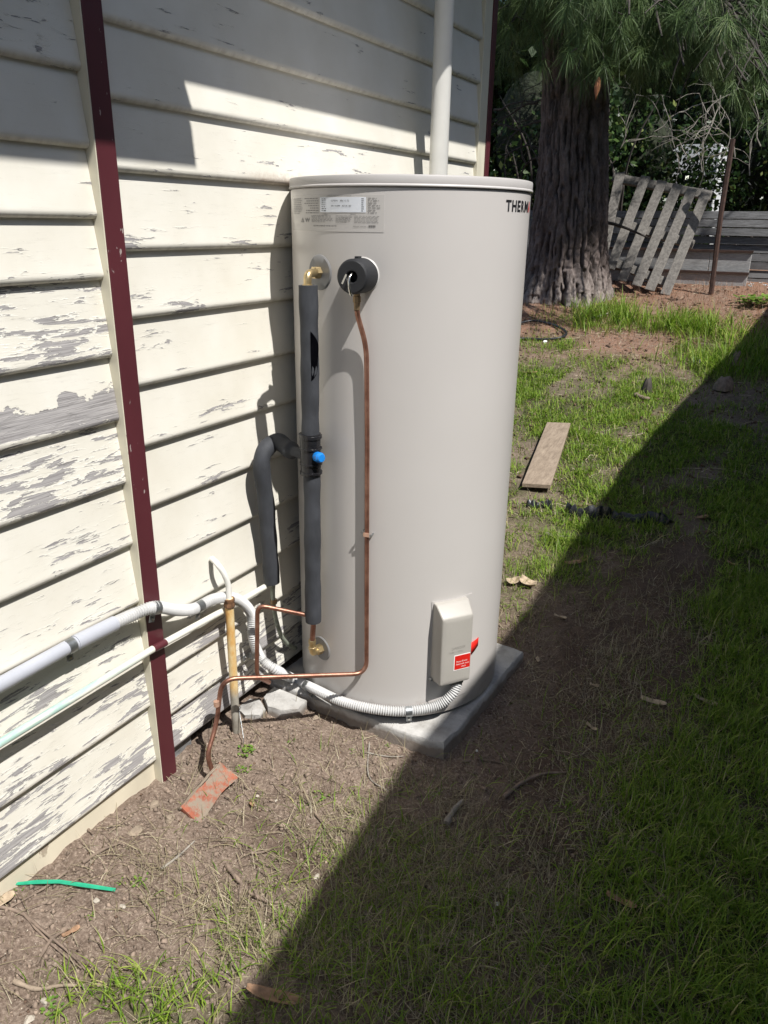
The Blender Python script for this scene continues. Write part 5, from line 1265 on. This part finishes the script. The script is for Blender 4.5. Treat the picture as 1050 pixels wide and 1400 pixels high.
# bare pale branches tangled in front of the shrubs
bb = thing('bare_bush', 'tangle of bare pale branches hanging above the fence right of the pallet', 'bush', (.6, 9.9, .9))
mb = MB(); rr_ = random.Random(9)
def wander(p, d_, n_, st, r0, depth):
    pts = [p]; 
    for i in range(n_):
        d_ = d_+P3((rr_.uniform(-.5, .5), rr_.uniform(-.25, .25), rr_.uniform(-.55, .45))); d_ /= np.linalg.norm(d_); p = p+d_*st; pts.append(p)
        if depth and rr_.random() < .5: wander(p, d_+P3((rr_.uniform(-1, 1), 0, rr_.uniform(-1, .5))), max(3, n_//2), st*.7, r0*.55, depth-1)
    mb.tube(pts, [r0*(1-.7*i/len(pts)) for i in range(len(pts))], 5, False)
for px, py, dx, dz in ((960, 235, -.2, 1), (985, 220, .1, 1), (1005, 215, .2, 1), (940, 215, -.6, .6), (895, 180, 1, .3), (870, 130, .8, -.2), (1010, 120, -.4, -.9), (985, 130, 0, -1), (905, 130, .3, -1), (925, 200, .8, .3), (1025, 240, 0, 1), (960, 140, .3, -.9), (1040, 200, -.3, .8), (850, 200, .4, .7)):
    wander(P3(Yp(px, py, 9.7+rr_.uniform(-.3, .3))), P3((dx, 0, dz)), 8, .10, .0065, 1)
child('branches', mb, M['twigpale'], bb, 60); tag(bb.children[-1], kind='stuff')
bb2 = thing('bare_bush', 'thin dark bare branches between the house corner and the pine trunk', 'bush', (-2.0, 9.8, .9))
mb = MB()
for px, py, dx, dz in ((675, 150, 1, .1), (680, 170, 1, -.2), (735, 140, -1, .1), (740, 165, -1, -.3), (690, 215, .6, .7), (720, 225, -.3, 1), (735, 215, -1, .2)):
    wander(P3(Yp(px, py, 9.3)), P3((dx, 0, dz)), 8, .10, .012, 2)
child('branches', mb, M['branchdark'], bb2, 60); tag(bb2.children[-1], kind='stuff')
# tall dark evergreens closing the view
for i, (x, y, h, lab_) in enumerate(((-5.6, 13.2, 8.5, 'tall dark evergreen behind the house corner, leftmost of the row'), (-2.9, 13.6, 9.0, 'tall dark evergreen behind the pine trunk'), (-.3, 14.4, 8.8, 'tall dark evergreen above the pallet'), (2.6, 13.4, 9.2, 'tall dark evergreen above the rusty post'), (5.4, 13.2, 8.6, 'tall dark evergreen at the right edge, last of the row'))):
    t = thing('evergreen_tree', lab_, 'tree', (x, y, .9), 'evergreens closing the view')
    child('trunk', MB().tube([(x, y, .5), (x+.1, y, 4), (x, y, h)], [.22, .17, .05], 12), M['branchdark'], t, 60)
    child('crown', leafcloud('crown', (x, y, h*.5+.6), (2.1, 1.6, h*.55), 15000, .17, 80+i), None, t)
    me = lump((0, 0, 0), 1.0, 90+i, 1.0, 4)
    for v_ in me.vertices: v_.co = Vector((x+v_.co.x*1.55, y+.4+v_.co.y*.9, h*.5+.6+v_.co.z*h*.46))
    child('sky_block_core', me, M['innerdark'], t)
# pale building glimpsed through the leaves
t = thing('shrub', 'thin leafed shrub letting the white shed show through', 'shrub', (-.42, 10.6, .9), 'shrubs behind the fence')
child('foliage', leafcloud('foliage', (-.35, 10.7, 1.95), (.95, .5, 1.2), 3600, .065, 71, shell=.1), None, t)
bd_ = thing('white_shed', 'white shed wall glimpsed through the branches above the pallet', 'shed', (.6, 12.2, 1.0))
ws = [Yp(880, 272, 11.5), Yp(985, 196, 11.5)]
child('wall', MB().box((ws[0][0], 11.5, .7), (ws[1][0], 12.3, ws[1][2])), M['farwhite'], bd_)

# ------------------------------------------------------------------ unseen neighbouring house, roof edge shaped to throw the long shadow
nb_ = thing('neighbouring_house', 'unseen neighbouring house with its roof edge bent to shade the right side of the yard', 'house', (3.6, 3, 0))
ez = 3.0
SH = [(-6.0, .90, -.055), (.2, .67, -.055), (.81, .612, -.058), (1.25, .585, -.055), (1.71, .545, -.055), (2.73, .556, -.004), (4.21, .563, .196), (5.3, .66, .36), (6.67, .795, .548), (8.2, .903, .768), (24.0, 1.45, .9)]
_SHr = random.Random(12); SH2 = []
for (y_a, x_a, z_a), (y_b, x_b, z_b) in zip(SH[:-1], SH[1:]):
    k_ = max(1, int((y_b-y_a)/.22)) if y_a > -5 and y_b < 20 else 1
    SH2 += [(y_a+(y_b-y_a)*i/k_, x_a+(x_b-x_a)*i/k_+_SHr.uniform(-.008, .008), z_a+(z_b-z_a)*i/k_) for i in range(k_)]
SH = SH2+[SH[-1]]
edge = [(x+(ez-z)*S[0]/S[2], y+(ez-z)*S[1]/S[2]) for (y, x, z) in SH]  # roof edge bent so that its shadow follows these ground points
rfm = MB(); v = []; f = []
for (x, y) in edge: v += [(x, y, ez), (x, y, ez-.05), (7.5, y, ez+1.3), (7.5, y, ez+1.22)]
for i in range(len(edge)-1):
    b = i*4; f += [(b, b+4, b+6, b+2), (b+1, b+3, b+7, b+5), (b, b+1, b+5, b+4)]
rfm.add(v, f)
def ex(y, z=ez): return float(np.interp(y, [e[1] for e in edge], [e[0] for e in edge]))+.1
y0_, y1_ = edge[0][1], edge[-1][1]
child('roof', rfm, M['roofiron'], nb_)
wl = MB(); o_ = .35
wl.add([(ex(y0_)+o_, y0_, -.3), (ex(y1_)+o_, y1_, -.3), (ex(y1_)+o_+.2, y1_, -.3), (ex(y0_)+o_+.2, y0_, -.3), (ex(y0_)+o_, y0_, ez+.06), (ex(y1_)+o_, y1_, ez+.06), (ex(y1_)+o_+.2, y1_, ez+.1), (ex(y0_)+o_+.2, y0_, ez+.1)],
    [(0,3,2,1),(4,5,6,7),(0,1,5,4),(1,2,6,5),(2,3,7,6),(3,0,4,7)])
child('wall', wl, M['neighbour'], nb_)
